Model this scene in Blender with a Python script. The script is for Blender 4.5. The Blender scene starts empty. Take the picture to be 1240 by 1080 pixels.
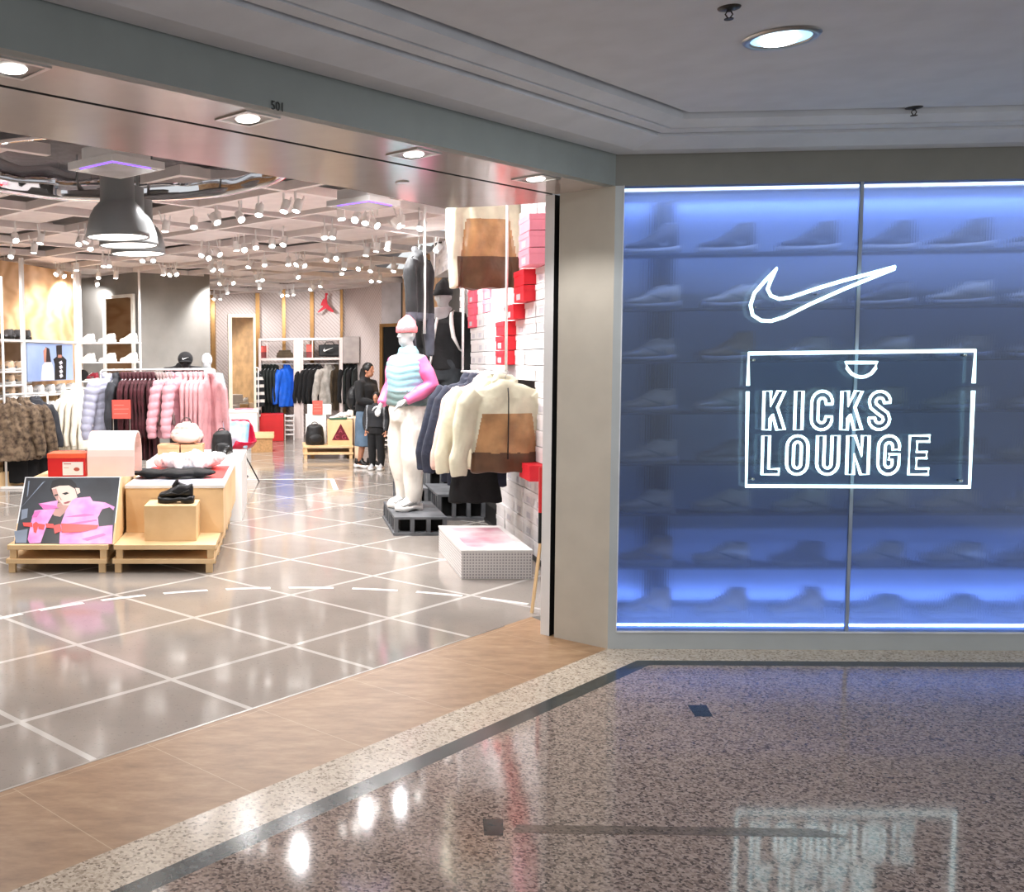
import bpy, math, random
import numpy as np
from mathutils import Vector, Matrix
random.seed(7)
PI = math.pi
SC = bpy.context.scene
COL = SC.collection
# ------------------------------------------------------------------ camera model
F, CX, CY, PITCH, ROLL, YAW, H = 1206.96, 284.92, 526.44, 0.07344, -0.010392, 0.052165, 1.55
_cp, _sp, _cr, _sr = math.cos(PITCH), math.sin(PITCH), math.cos(ROLL), math.sin(ROLL)
RZ = Matrix.Rotation(YAW, 3, 'Z')
FWD = RZ @ Vector((0, _cp, -_sp)); UPV = Vector((0, _sp, _cp))
RIGHT = RZ @ (Vector((_cr, 0, 0)) + UPV * _sr)
UP = RZ @ (Vector((-_sr, 0, 0)) + UPV * _cr)
EYE = Vector((0, 0, H))
def ray(px, py): return FWD + RIGHT * ((px - CX) / F) + UP * (-(py - CY) / F)
def wz(px, py, z=0.0):
    r = ray(px, py); return EYE + r * ((z - H) / r.z)
def wy(px, py, Y):
    r = ray(px, py); return EYE + r * (Y / r.y)
def wpl(px, py, p0, n):
    r = ray(px, py); n = Vector(n); return EYE + r * ((Vector(p0) - EYE).dot(n) / r.dot(n))
def pj(p):
    d = Vector(p) - EYE; f = d.dot(FWD); return (CX + F * d.dot(RIGHT) / f, CY - F * d.dot(UP) / f)
cd = bpy.data.cameras.new('camera'); cam = bpy.data.objects.new('camera', cd); COL.objects.link(cam)
cd.sensor_width = 36; cd.sensor_fit = 'HORIZONTAL'; cd.lens = F * 36 / 1240
cd.shift_x = (620 - CX) / 1240; cd.shift_y = (CY - 540) / 1240; cd.clip_end = 200
M = Matrix((RIGHT, UP, -FWD)).transposed().to_4x4(); M.translation = EYE; cam.matrix_world = M
SC.camera = cam
SC.view_settings.view_transform = 'Standard'; SC.view_settings.look = 'None'
SC.view_settings.gamma = 1; SC.view_settings.use_curve_mapping = False; SC.view_settings.exposure = 0.0

# ------------------------------------------------------------------ materials
def lin(c):
    o = []
    for v in c[:3]:
        v = v / 255.0; o.append(v / 12.92 if v <= .04045 else ((v + .055) / 1.055) ** 2.4)
    return (*o, 1)
MATS = {}
def nn(t, kind, **kw):
    n = t.nodes.new(kind)
    for k, v in kw.items(): setattr(n, k, v)
    return n
def mat(name, c, rough=.6, metal=0, var=.12, scale=6, bump=0, bscale=40, emit=0, ec=None, coat=0, sheen=0, trans=0, ior=1.45, spec=None, c2=None, detail=4):
    if name in MATS: return MATS[name]
    m = bpy.data.materials.new(name); m.use_nodes = True; t = m.node_tree; b = t.nodes['Principled BSDF']
    b.inputs['Roughness'].default_value = rough; b.inputs['Metallic'].default_value = metal
    b.inputs['Coat Weight'].default_value = coat; b.inputs['Coat Roughness'].default_value = .08
    b.inputs['Transmission Weight'].default_value = trans; b.inputs['IOR'].default_value = ior
    if spec is not None: b.inputs['Specular IOR Level'].default_value = spec
    if sheen: b.inputs['Sheen Weight'].default_value = sheen
    co = nn(t, 'ShaderNodeTexCoord'); no = nn(t, 'ShaderNodeTexNoise'); no.inputs['Scale'].default_value = scale; no.inputs['Detail'].default_value = detail
    t.links.new(co.outputs['Object'], no.inputs['Vector'])
    mx = nn(t, 'ShaderNodeMix', data_type='RGBA'); a = lin(c)
    if c2 is None: A = [v * (1 - var) for v in a[:3]] + [1]; B = [min(1, v * (1 + var)) for v in a[:3]] + [1]
    else: A = a; B = lin(c2)
    mx.inputs['A'].default_value = A; mx.inputs['B'].default_value = B
    rp = nn(t, 'ShaderNodeMapRange'); rp.inputs[1].default_value = .35; rp.inputs[2].default_value = .65
    t.links.new(no.outputs['Fac'], rp.inputs[0]); t.links.new(rp.outputs[0], mx.inputs['Factor'])
    t.links.new(mx.outputs['Result'], b.inputs['Base Color'])
    if emit:
        b.inputs['Emission Strength'].default_value = emit; b.inputs['Emission Color'].default_value = lin(ec or c)
    if bump:
        n2 = nn(t, 'ShaderNodeTexNoise'); n2.inputs['Scale'].default_value = bscale
        bp = nn(t, 'ShaderNodeBump'); bp.inputs['Strength'].default_value = bump; bp.inputs['Distance'].default_value = .02
        t.links.new(co.outputs['Object'], n2.inputs['Vector']); t.links.new(n2.outputs['Fac'], bp.inputs['Height']); t.links.new(bp.outputs[0], b.inputs['Normal'])
    MATS[name] = m; return m
def raw(name):
    m = bpy.data.materials.new(name); m.use_nodes = True; MATS[name] = m
    return m, m.node_tree, m.node_tree.nodes['Principled BSDF']
def math_n(t, op, a, b=None, c=None):
    n = nn(t, 'ShaderNodeMath', operation=op)
    for i, v in enumerate((a, b, c)):
        if v is None: continue
        if isinstance(v, (int, float)): n.inputs[i].default_value = v
        else: t.links.new(v, n.inputs[i])
    return n.outputs[0]
def mixc(t, f, a, b):
    n = nn(t, 'ShaderNodeMix', data_type='RGBA')
    for k, v in (('Factor', f), ('A', a), ('B', b)):
        if hasattr(v, 'is_linked'): t.links.new(v, n.inputs[k])
        else: n.inputs[k].default_value = v
    return n.outputs['Result']
def noise(t, co, scale, detail=3, rough=.5):
    n = nn(t, 'ShaderNodeTexNoise'); n.inputs['Scale'].default_value = scale; n.inputs['Detail'].default_value = detail
    n.inputs['Roughness'].default_value = rough; t.links.new(co, n.inputs['Vector']); return n.outputs['Fac']
def ramp(t, f, stops):
    n = nn(t, 'ShaderNodeValToRGB'); e = n.color_ramp.elements
    while len(e) < len(stops): e.new(.5)
    for q, (p, c) in zip(e, stops): q.position = p; q.color = lin(c)
    t.links.new(f, n.inputs[0]); return n.outputs[0]

white = mat('white_paint', (232, 230, 228), .45, var=.03)
whitemetal = mat('white_metal', (238, 236, 234), .35, var=.02)
wallpaint = mat('taupe_grey_paint', (126, 125, 118), .5, var=.04, bump=.05, bscale=300)
fasciap = mat('grey_fascia_paint', (138, 144, 142), .55, var=.04, bump=.05, bscale=300)
ceilp = mat('grey_ceiling_paint', (202, 204, 210), .7, var=.04, bump=.04, bscale=400)
beigep = mat('beige_jamb_laminate', (192, 185, 172), .45, var=.04, bump=.04, bscale=250)
soffitp = mat('glossy_soffit_panel', (190, 178, 172), .16, var=.03, spec=.6)
darkline = mat('dark_joint', (70, 68, 66), .6)
black = mat('black_satin', (14, 14, 15), .4, var=.2)
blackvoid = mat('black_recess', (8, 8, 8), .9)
chrome = mat('mirror_chrome', (225, 225, 228), .03, metal=1, var=.01)
steel = mat('brushed_steel', (180, 178, 175), .3, metal=1, var=.05)
ply = mat('birch_plywood', (214, 178, 130), .5, var=.14, scale=3, c2=(232, 200, 154), bump=.03, bscale=90)
plyedge = mat('plywood_edge', (176, 134, 88), .55, var=.2, scale=30)
concrete = mat('grey_concrete', (132, 129, 124), .65, var=.1, scale=2.2, detail=8, bump=.08, bscale=60)
red = mat('red_lacquer', (206, 30, 34), .45, var=.05)
coral = mat('coral_sign', (232, 92, 80), .5, var=.04)
lampgrey = mat('grey_enamel', (138, 140, 140), .4, var=.05)
lens = mat('lit_lamp', (255, 250, 244), .5, emit=9, ec=(255, 248, 240))
neon = mat('lit_neon_tube', (225, 250, 255), .4, emit=2.6, ec=(214, 250, 255))
mirror = mat('mirror_glass', (225, 222, 216), .02, metal=1, var=.01)
cardboard = mat('tan_leather_box', (200, 150, 112), .6)
skin = mat('skin', (170, 118, 92), .5)
hairm = mat('black_hair', (18, 15, 14), .5)
manneq = mat('mannequin_shell', (176, 176, 176), .4, var=.04)
brass = mat('bronze_trim', (150, 112, 66), .35, metal=.6)

def plyw(name, c1, c2):
    m, t, b = raw(name); co = nn(t, 'ShaderNodeTexCoord').outputs['Object']
    mp = nn(t, 'ShaderNodeMapping'); mp.inputs['Scale'].default_value = (1, 1, 2.2); t.links.new(co, mp.inputs[0])
    wv = nn(t, 'ShaderNodeTexWave'); wv.inputs['Scale'].default_value = .9; wv.inputs['Distortion'].default_value = 14; wv.inputs['Detail'].default_value = 3; wv.inputs['Detail Scale'].default_value = .8
    t.links.new(mp.outputs[0], wv.inputs['Vector'])
    t.links.new(ramp(t, wv.outputs['Fac'], [(0, c1), (1, c2)]), b.inputs['Base Color']); b.inputs['Roughness'].default_value = .5
    return m
plyback = plyw('plywood_panel', (196, 152, 108), (222, 184, 142))
def granite():
    m, t, b = raw('pink_granite'); g = nn(t, 'ShaderNodeNewGeometry').outputs['Position']
    v = nn(t, 'ShaderNodeTexVoronoi'); v.inputs['Scale'].default_value = 120; v.inputs['Randomness'].default_value = 1; t.links.new(g, v.inputs['Vector'])
    sep = nn(t, 'ShaderNodeSeparateColor'); t.links.new(v.outputs['Color'], sep.inputs[0])
    c = ramp(t, sep.outputs[0], [(0, (62, 56, 54)), (.16, (90, 80, 76)), (.32, (128, 112, 104)), (.6, (154, 136, 126)), (1, (176, 160, 150))])
    n = noise(t, g, 2.5); c = mixc(t, math_n(t, 'MULTIPLY', n, .25), c, lin((150, 132, 120)))
    # slab joints along the window direction and the 45 degree field
    sx = nn(t, 'ShaderNodeSeparateXYZ'); t.links.new(g, sx.inputs[0])
    X, Y = sx.outputs[0], sx.outputs[1]
    def line(e, at, w): return math_n(t, 'LESS_THAN', math_n(t, 'ABSOLUTE', math_n(t, 'SUBTRACT', e, at)), w)
    jo = line(Y, 3.205, .0025); jo = math_n(t, 'MAXIMUM', jo, line(Y, 4.36, .002))
    d = math_n(t, 'ADD', X, Y); jo = math_n(t, 'MAXIMUM', jo, line(math_n(t, 'SUBTRACT', X, 1.76), math_n(t, 'SUBTRACT', 0, math_n(t, 'SUBTRACT', Y, 3.20)), .003))
    c = mixc(t, math_n(t, 'MULTIPLY', jo, .45), c, lin((80, 66, 58)))
    t.links.new(c, b.inputs['Base Color']); b.inputs['Roughness'].default_value = .075; b.inputs['Specular IOR Level'].default_value = .6
    bp = nn(t, 'ShaderNodeBump'); bp.inputs['Strength'].default_value = .03; bp.inputs['Distance'].default_value = .001
    t.links.new(noise(t, g, 14), bp.inputs['Height']); t.links.new(bp.outputs[0], b.inputs['Normal'])
    return m
granite_m = granite()
def speck(name, c0, c1, c2, sc=110, rough=.18):
    m, t, b = raw(name); g = nn(t, 'ShaderNodeNewGeometry').outputs['Position']
    v = nn(t, 'ShaderNodeTexVoronoi'); v.inputs['Scale'].default_value = sc; t.links.new(g, v.inputs['Vector'])
    sep = nn(t, 'ShaderNodeSeparateColor'); t.links.new(v.outputs['Color'], sep.inputs[0])
    t.links.new(ramp(t, sep.outputs[0], [(0, c0), (.25, c1), (1, c2)]), b.inputs['Base Color']); b.inputs['Roughness'].default_value = rough
    return m
paleg = speck('pale_granite', (120, 106, 92), (184, 168, 150), (210, 196, 178))
darkg = speck('dark_green_granite', (20, 26, 28), (34, 42, 44), (60, 68, 68), 70)
midg = speck('brown_granite', (70, 62, 56), (100, 88, 80), (122, 108, 98), 110, .25)
def concfloor():
    m, t, b = raw('polished_concrete'); g = nn(t, 'ShaderNodeNewGeometry').outputs['Position']
    n1 = noise(t, g, .7, 6, .6); n2 = noise(t, g, 5, 8, .65)
    c = ramp(t, n1, [(.3, (136, 128, 121)), (.55, (160, 151, 143)), (.75, (173, 165, 156))])
    c = mixc(t, math_n(t, 'MULTIPLY', n2, .5), c, lin((136, 130, 122)))
    sp = noise(t, g, 60, 2); c = mixc(t, math_n(t, 'MULTIPLY', math_n(t, 'GREATER_THAN', sp, .66), .35), c, lin((100, 94, 88)))
    sx = nn(t, 'ShaderNodeSeparateXYZ'); t.links.new(g, sx.inputs[0]); X, Y = sx.outputs[0], sx.outputs[1]
    s = .70711; cell = .83671; ox, oy = -1.166, 4.166
    u = math_n(t, 'ADD', math_n(t, 'MULTIPLY', math_n(t, 'SUBTRACT', X, ox), s), math_n(t, 'MULTIPLY', math_n(t, 'SUBTRACT', Y, oy), s))
    v = math_n(t, 'SUBTRACT', math_n(t, 'MULTIPLY', math_n(t, 'SUBTRACT', Y, oy), s), math_n(t, 'MULTIPLY', math_n(t, 'SUBTRACT', X, ox), s))
    L = None
    for e in (u, v):
        q = math_n(t, 'FRACT', math_n(t, 'ADD', math_n(t, 'DIVIDE', e, cell), 100.5))
        l = math_n(t, 'LESS_THAN', math_n(t, 'ABSOLUTE', math_n(t, 'SUBTRACT', q, .5)), .0165 / cell * .95)
        L = l if L is None else math_n(t, 'MAXIMUM', L, l)
    fade = math_n(t, 'MULTIPLY', L, math_n(t, 'MULTIPLY_ADD', n2, .5, .45))
    c = mixc(t, fade, c, lin((214, 210, 204)))
    t.links.new(c, b.inputs['Base Color']); b.inputs['Specular IOR Level'].default_value = .7
    t.links.new(math_n(t, 'MULTIPLY_ADD', n2, .16, .03), b.inputs['Roughness'])
    return m
conc_m = concfloor()
def browntile():
    m, t, b = raw('brown_stone_tile'); g = nn(t, 'ShaderNodeNewGeometry').outputs['Position']
    mp = nn(t, 'ShaderNodeMapping'); mp.inputs['Rotation'].default_value = (0, 0, -PI / 4); mp.inputs['Scale'].default_value = (1, 3, 1); t.links.new(g, mp.inputs[0])
    n = noise(t, mp.outputs[0], 5, 9, .72)
    c = ramp(t, n, [(.3, (128, 98, 70)), (.5, (156, 122, 90)), (.72, (176, 146, 112))])
    sx = nn(t, 'ShaderNodeSeparateXYZ'); t.links.new(g, sx.inputs[0]); X, Y = sx.outputs[0], sx.outputs[1]
    u = math_n(t, 'MULTIPLY', math_n(t, 'ADD', X, Y), .70711)
    q = math_n(t, 'FRACT', math_n(t, 'ADD', math_n(t, 'DIVIDE', u, .612), 50.13))
    j = math_n(t, 'LESS_THAN', q, .006)
    vv = math_n(t, 'MULTIPLY', math_n(t, 'SUBTRACT', math_n(t, 'SUBTRACT', Y, 5.317), math_n(t, 'SUBTRACT', X, 1.70)), .70711)
    j = math_n(t, 'MAXIMUM', j, math_n(t, 'LESS_THAN', math_n(t, 'ABSOLUTE', math_n(t, 'SUBTRACT', vv, .6)), .002))
    c = mixc(t, math_n(t, 'MULTIPLY', j, .6), c, lin((196, 174, 142)))
    t.links.new(c, b.inputs['Base Color']); b.inputs['Roughness'].default_value = .38
    return m
brown_m = browntile()
def herring(name, c1, c2, rough=.45, sc=7):
    m, t, b = raw(name); co = nn(t, 'ShaderNodeTexCoord').outputs['Object']
    sx = nn(t, 'ShaderNodeSeparateXYZ'); t.links.new(co, sx.inputs[0]); X, Z = sx.outputs[0], sx.outputs[2]
    d = math_n(t, 'ADD', X, Z); e = math_n(t, 'FRACT', math_n(t, 'MULTIPLY', math_n(t, 'ADD', d, 20), sc))
    e2 = math_n(t, 'FRACT', math_n(t, 'MULTIPLY', math_n(t, 'ADD', math_n(t, 'SUBTRACT', X, Z), 20), 1.6))
    f = math_n(t, 'MAXIMUM', math_n(t, 'LESS_THAN', e, .3), math_n(t, 'LESS_THAN', e2, .02))
    c = mixc(t, f, lin(c1), lin(c2)); c = mixc(t, math_n(t, 'MULTIPLY', noise(t, co, 3), .2), c, lin(c2))
    t.links.new(c, b.inputs['Base Color']); b.inputs['Roughness'].default_value = rough
    return m
herr_w = herring('pale_herringbone_panel', (222, 210, 206), (190, 174, 168), sc=13)
herr_g = herring('gold_herringbone_panel', (200, 160, 114), (168, 128, 86), sc=13)
def fabric(name, c, var=.25, scale=9, rough=.85, bump=.25, bscale=28, c2=None, sheen=.04):
    return mat(name, c, rough, var=var, scale=scale, bump=bump, bscale=bscale, c2=c2, sheen=sheen)
def fluted():
    m, t, b = raw('fluted_frosted_glass'); t.nodes.remove(b); out = t.nodes['Material Output']
    g = nn(t, 'ShaderNodeNewGeometry').outputs['Position']
    wv = nn(t, 'ShaderNodeTexWave', wave_type='BANDS', bands_direction='X'); wv.inputs['Scale'].default_value = 22; t.links.new(g, wv.inputs['Vector'])
    bp = nn(t, 'ShaderNodeBump'); bp.inputs['Strength'].default_value = .35; bp.inputs['Distance'].default_value = .004; t.links.new(wv.outputs['Fac'], bp.inputs['Height'])
    rf = nn(t, 'ShaderNodeBsdfRefraction'); rf.inputs['IOR'].default_value = 1.12; rf.inputs['Roughness'].default_value = .085; rf.inputs['Color'].default_value = (.74, .82, .92, 1)
    tr = nn(t, 'ShaderNodeBsdfTransparent'); tr.inputs['Color'].default_value = (.86, .9, .97, 1)
    tl = nn(t, 'ShaderNodeBsdfTranslucent'); tl.inputs['Color'].default_value = (.74, .80, .88, 1)
    gl = nn(t, 'ShaderNodeBsdfGlossy'); gl.inputs['Roughness'].default_value = .06
    t.links.new(bp.outputs[0], rf.inputs['Normal'])
    m1 = nn(t, 'ShaderNodeMixShader'); m1.inputs[0].default_value = .27; t.links.new(rf.outputs[0], m1.inputs[1]); t.links.new(tl.outputs[0], m1.inputs[2])
    m2 = nn(t, 'ShaderNodeMixShader'); m2.inputs[0].default_value = .22; t.links.new(m1.outputs[0], m2.inputs[1]); t.links.new(tr.outputs[0], m2.inputs[2])
    m3 = nn(t, 'ShaderNodeMixShader'); fr = nn(t, 'ShaderNodeFresnel'); fr.inputs[0].default_value = 1.45
    t.links.new(fr.outputs[0], m3.inputs[0]); t.links.new(m2.outputs[0], m3.inputs[1]); t.links.new(gl.outputs[0], m3.inputs[2])
    t.links.new(m3.outputs[0], out.inputs[0]); return m
glass_m = fluted()
def clear(name, tint=(.9, .96, .97, 1), gl_=.08):
    m, t, b = raw(name); t.nodes.remove(b); out = t.nodes['Material Output']
    tr = nn(t, 'ShaderNodeBsdfTransparent'); tr.inputs['Color'].default_value = tint
    gl = nn(t, 'ShaderNodeBsdfGlossy'); gl.inputs['Roughness'].default_value = .03
    mx = nn(t, 'ShaderNodeMixShader'); mx.inputs[0].default_value = gl_
    t.links.new(tr.outputs[0], mx.inputs[1]); t.links.new(gl.outputs[0], mx.inputs[2]); t.links.new(mx.outputs[0], out.inputs[0]); return m
acrylic = clear('clear_acrylic', (.93, .96, .97, 1), 0)
def perforated():
    m, t, b = raw('perforated_white_panel'); co = nn(t, 'ShaderNodeTexCoord').outputs['Object']
    sx = nn(t, 'ShaderNodeSeparateXYZ'); t.links.new(co, sx.inputs[0])
    a = math_n(t, 'FRACT', math_n(t, 'MULTIPLY', math_n(t, 'ADD', math_n(t, 'ADD', sx.outputs[0], sx.outputs[1]), 10), 48)); c = math_n(t, 'FRACT', math_n(t, 'MULTIPLY', math_n(t, 'ADD', sx.outputs[2], 10), 48))
    d = math_n(t, 'MULTIPLY', math_n(t, 'LESS_THAN', math_n(t, 'ABSOLUTE', math_n(t, 'SUBTRACT', a, .5)), .26), math_n(t, 'LESS_THAN', math_n(t, 'ABSOLUTE', math_n(t, 'SUBTRACT', c, .5)), .26))
    t.links.new(mixc(t, d, lin((226, 222, 220)), lin((160, 156, 158))), b.inputs['Base Color']); b.inputs['Roughness'].default_value = .5
    return m
perf = perforated()

# ------------------------------------------------------------------ mesh builder
class MB:
    def __init__(s): s.v = []; s.f = []; s.mi = []
    def add(s, vs, fs, mi=0):
        o = len(s.v); s.v += [tuple(v) for v in vs]; s.f += [tuple(i + o for i in f) for f in fs]; s.mi += [mi] * len(fs); return s
    def box(s, x0, x1, y0, y1, z0, z1, mi=0, M=None):
        vs = [Vector((x, y, z)) for z in (z0, z1) for y in (y0, y1) for x in (x0, x1)]
        if M is not None: vs = [M @ v for v in vs]
        return s.add(vs, [(0, 2, 3, 1), (4, 5, 7, 6), (0, 1, 5, 4), (2, 6, 7, 3), (0, 4, 6, 2), (1, 3, 7, 5)], mi)
    def rings(s, rs, mi=0, cap=True):
        n = len(rs[0]); vs = [p for r in rs for p in r]; fs = []
        for k in range(len(rs) - 1):
            for i in range(n):
                j = (i + 1) % n; fs.append((k * n + i, k * n + j, (k + 1) * n + j, (k + 1) * n + i))
        if cap: fs.append(tuple(range(n - 1, -1, -1))); fs.append(tuple((len(rs) - 1) * n + i for i in range(n)))
        return s.add(vs, fs, mi)
    def tube(s, pts, r, n=8, mi=0, cap=True, flat=1.0, closed=False):
        pts = [Vector(p) for p in pts]; R = r if isinstance(r, (list, tuple)) else [r] * len(pts)
        rs = []; N = len(pts); pu = None
        for i, p in enumerate(pts):
            if closed: d = pts[(i + 1) % N] - pts[i - 1]
            else: d = pts[min(i + 1, N - 1)] - pts[max(i - 1, 0)]
            d.normalize()
            if pu is None:
                a = Vector((0, 0, 1)) if abs(d.z) < .9 else Vector((0, 1, 0)); pu = (a - d * a.dot(d)).normalized()
            else: pu = (pu - d * pu.dot(d)).normalized()
            b = d.cross(pu)
            rs.append([p + (pu * math.cos(t) + b * math.sin(t) * flat) * R[i] for t in [2 * PI * k / n for k in range(n)]])
        if closed: rs.append(rs[0]); return s.rings(rs, mi, False)
        return s.rings(rs, mi, cap)
    def lathe(s, prof, c=(0, 0, 0), n=24, mi=0, cap=False):
        c = Vector(c); return s.rings([[c + Vector((r * math.cos(t), r * math.sin(t), z)) for t in [2 * PI * k / n for k in range(n)]] for r, z in prof], mi, cap)
    def ell(s, c, r, n=14, mi=0, M=None):
        c = Vector(c); rs = []
        for k in range(1, n // 2 + 2):
            a = PI * (k - .5) / (n // 2 + 1.0)
            ring = [Vector((r[0] * math.sin(a) * math.cos(t), r[1] * math.sin(a) * math.sin(t), -r[2] * math.cos(a))) for t in [2 * PI * i / n for i in range(n)]]
            rs.append([c + (M @ v if M is not None else v) for v in ring])
        return s.rings(rs, mi, True)
    def ering(s, secs, n=20, mi=0):      # list of (cx,cy,z,rx,ry)
        return s.rings([[Vector((cx + rx * math.cos(t), cy + ry * math.sin(t), z)) for t in [2 * PI * k / n for k in range(n)]] for cx, cy, z, rx, ry in secs], mi)
    def prism(s, poly, f0, f1, mi=0):    # poly 2D, f0/f1 map (u,v)->3D for the two faces
        n = len(poly); a = [f0(*p) for p in poly]; b = [f1(*p) for p in poly]
        return s.add(a + b, [tuple(range(n)), tuple(range(2 * n - 1, n - 1, -1))] + [(i, i + n, (i + 1) % n + n, (i + 1) % n) for i in range(n)], mi)
    def mesh(s, name, mats, smooth=False):
        me = bpy.data.meshes.new(name); me.from_pydata([tuple(v) for v in s.v], [], s.f)
        for m in (mats if isinstance(mats, (list, tuple)) else [mats]): me.materials.append(m)
        me.polygons.foreach_set('material_index', s.mi)
        if smooth: me.polygons.foreach_set('use_smooth', [True] * len(me.polygons))
        me.update(); me.validate(); 
        import bmesh
        bm = bmesh.new(); bm.from_mesh(me); bmesh.ops.recalc_face_normals(bm, faces=bm.faces); bm.to_mesh(me); bm.free()
        return me
def O(name, mb, mats, parent=None, smooth=False, bevel=0, loc=None, rz=0):
    me = mb if isinstance(mb, bpy.types.Mesh) else mb.mesh(name, mats, smooth)
    o = bpy.data.objects.new(name, me); COL.objects.link(o)
    if parent is not None: o.parent = parent
    if loc is not None: o.location = loc
    o.rotation_euler.z = rz
    if bevel:
        b = o.modifiers.new('bevel', 'BEVEL'); b.width = bevel; b.segments = 2; b.limit_method = 'ANGLE'
    return o
def tag(o, label=None, cat=None, group=None, kind=None):
    if label: o['label'] = label
    if cat: o['category'] = cat
    if group: o['group'] = group
    if kind: o['kind'] = kind
    return o
def E(name, label, cat, loc=(0, 0, 0), rz=0, group=None):
    o = bpy.data.objects.new(name, None); COL.objects.link(o); o.location = loc; o.rotation_euler.z = rz; o.empty_display_size = .1
    return tag(o, label, cat, group)
def S(name, mb, mats, smooth=False, bevel=0, parent=None):
    o = O(name, mb, mats, parent, smooth, bevel)
    if parent is None: o['kind'] = 'structure'
    return o
KIDS = {}
def dup(o, loc=None, rz=None, label=None, group=None, parent=None, rot=None):
    c = o.copy(); COL.objects.link(c)
    if parent is not None: c.parent = parent
    if loc is not None: c.location = loc
    if rot is not None: c.rotation_euler = rot
    elif rz is not None: c.rotation_euler.z = rz
    if label: c['label'] = label
    if group: c['group'] = group
    if o.name not in KIDS: KIDS[o.name] = list(o.children)
    for ch in KIDS[o.name]: dup(ch, parent=c)
    return c
def soft(mb, name, mats, voxel=.012, smooth=4, disp=None, fold=None, fmat=None, voxel_=None):
    """voxel-fused smooth surface; disp(co,no)->offset array"""
    me = mb.mesh(name, mats); o = bpy.data.objects.new('tmp', me); COL.objects.link(o)
    r = o.modifiers.new('r', 'REMESH'); r.mode = 'VOXEL'; r.voxel_size = voxel; r.use_smooth_shade = True
    s = o.modifiers.new('s', 'SMOOTH'); s.factor = .5; s.iterations = smooth
    dg = bpy.context.evaluated_depsgraph_get(); dg.update()
    out = bpy.data.meshes.new_from_object(o.evaluated_get(dg)); out.name = name
    bpy.data.objects.remove(o)
    n = len(out.vertices); co = np.empty(n * 3); out.vertices.foreach_get('co', co); co = co.reshape(-1, 3)
    if disp is not None:
        no = np.empty(n * 3); out.vertex_normals.foreach_get('vector', no); no = no.reshape(-1, 3)
        co2 = co + no * disp(co, no)[:, None]; out.vertices.foreach_set('co', co2.ravel())
    if fmat is not None:
        fc = np.empty(len(out.polygons) * 3); out.polygons.foreach_get('center', fc); fc = fc.reshape(-1, 3)
        out.polygons.foreach_set('material_index', np.asarray(fmat(fc), dtype=np.int32))
    out.polygons.foreach_set('use_smooth', [True] * len(out.polygons)); out.update()
    return out
def text_mb(txt, size, depth, mats, name, parent, mw):
    cu = bpy.data.curves.new(name, 'FONT'); cu.body = txt; cu.size = size; cu.extrude = depth; cu.align_x = 'CENTER'; cu.align_y = 'CENTER'
    o = bpy.data.objects.new('tmp', cu); COL.objects.link(o)
    dg = bpy.context.evaluated_depsgraph_get(); dg.update(); me = bpy.data.meshes.new_from_object(o.evaluated_get(dg)); bpy.data.objects.remove(o)
    me.transform(mw); me.materials.clear(); me.materials.append(mats)
    return O(name, me, None, parent)
ORD = ['first', 'second', 'third', 'fourth', 'fifth', 'sixth', 'seventh', 'eighth', 'ninth', 'tenth', 'eleventh', 'twelfth', 'thirteenth', 'fourteenth', 'fifteenth', 'sixteenth', 'seventeenth', 'eighteenth', 'nineteenth', 'twentieth', 'twenty-first', 'twenty-second', 'twenty-third', 'twenty-fourth', 'twenty-fifth', 'twenty-sixth']
SW = [(940.8, 325), (925.5, 341), (913.4, 355), (908.8, 369.4), (911.4, 381.5), (921.5, 388), (933.5, 388.8), (949.7, 383.8), (982, 367.8), (1022, 350), (1062.6, 333.5), (1083, 325.5), (1084, 323), (1054.5, 331), (1022, 339.5), (990, 349), (957.7, 360), (943.6, 362), (933.5, 358), (929.5, 350), (933.5, 339)]
SWN = [((x - 908) / 177, (388.8 - y) / 177) for x, y in SW]

# ------------------------------------------------------------------ setting
CO = Vector((1.70, 5.317, 0)); U = Vector((.70711, .70711, 0)); N = Vector((-.70711, .70711, 0)); ZF = 2.433; ZC = 2.69; ZS = 2.98
def on(u, n, z=0): return CO + U * u + N * n + Vector((0, 0, z))
def slab(poly, z0, z1, mi=0, mb=None):
    mb = mb or MB(); return mb.prism([(p[0], p[1]) for p in poly], lambda x, y: Vector((x, y, z0)), lambda x, y: Vector((x, y, z1)), mi)
WX = 6.2     # right extent of the mall
# floors
def offs(d):   # corner line offset by d to the mall side
    return [on(-9, 0) - N * d, CO + Vector((.414 * d, -d, 0)), Vector((WX, 5.317 - d, 0))]
a = offs(.285); S('floor', slab([a[0], a[1], a[2], (WX, -4, 0), (-9, -4, 0)], -.05, 0), granite_m)
o = O('border_strip', MB(), paleg); bpy.data.objects.remove(o)
fl = bpy.data.objects['floor']
b0, b1, b2 = offs(0), offs(.205), offs(.285)
O('pale_border', slab([*b0, *reversed(b1)], -.05, 0), paleg, fl)
O('dark_border', slab([*b1, *reversed(b2)], -.05, 0), darkg, fl)
S('floor_threshold', slab([on(-9, 0), on(.0, 0), on(.3, .64), on(-9, .64)], -.05, 0), brown_m)
S('floor_store', slab([on(-9, .64), on(.3, .64), (2.3, 6.4), (2.3, 24), (-9, 24), (-9, 4)], -.05, 0), conc_m)
O('steel_threshold', slab([on(-9, .632), on(.0, .632), on(.0, .644), on(-9, .644)], 0, .0012), steel, bpy.data.objects['floor_threshold'])
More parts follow.
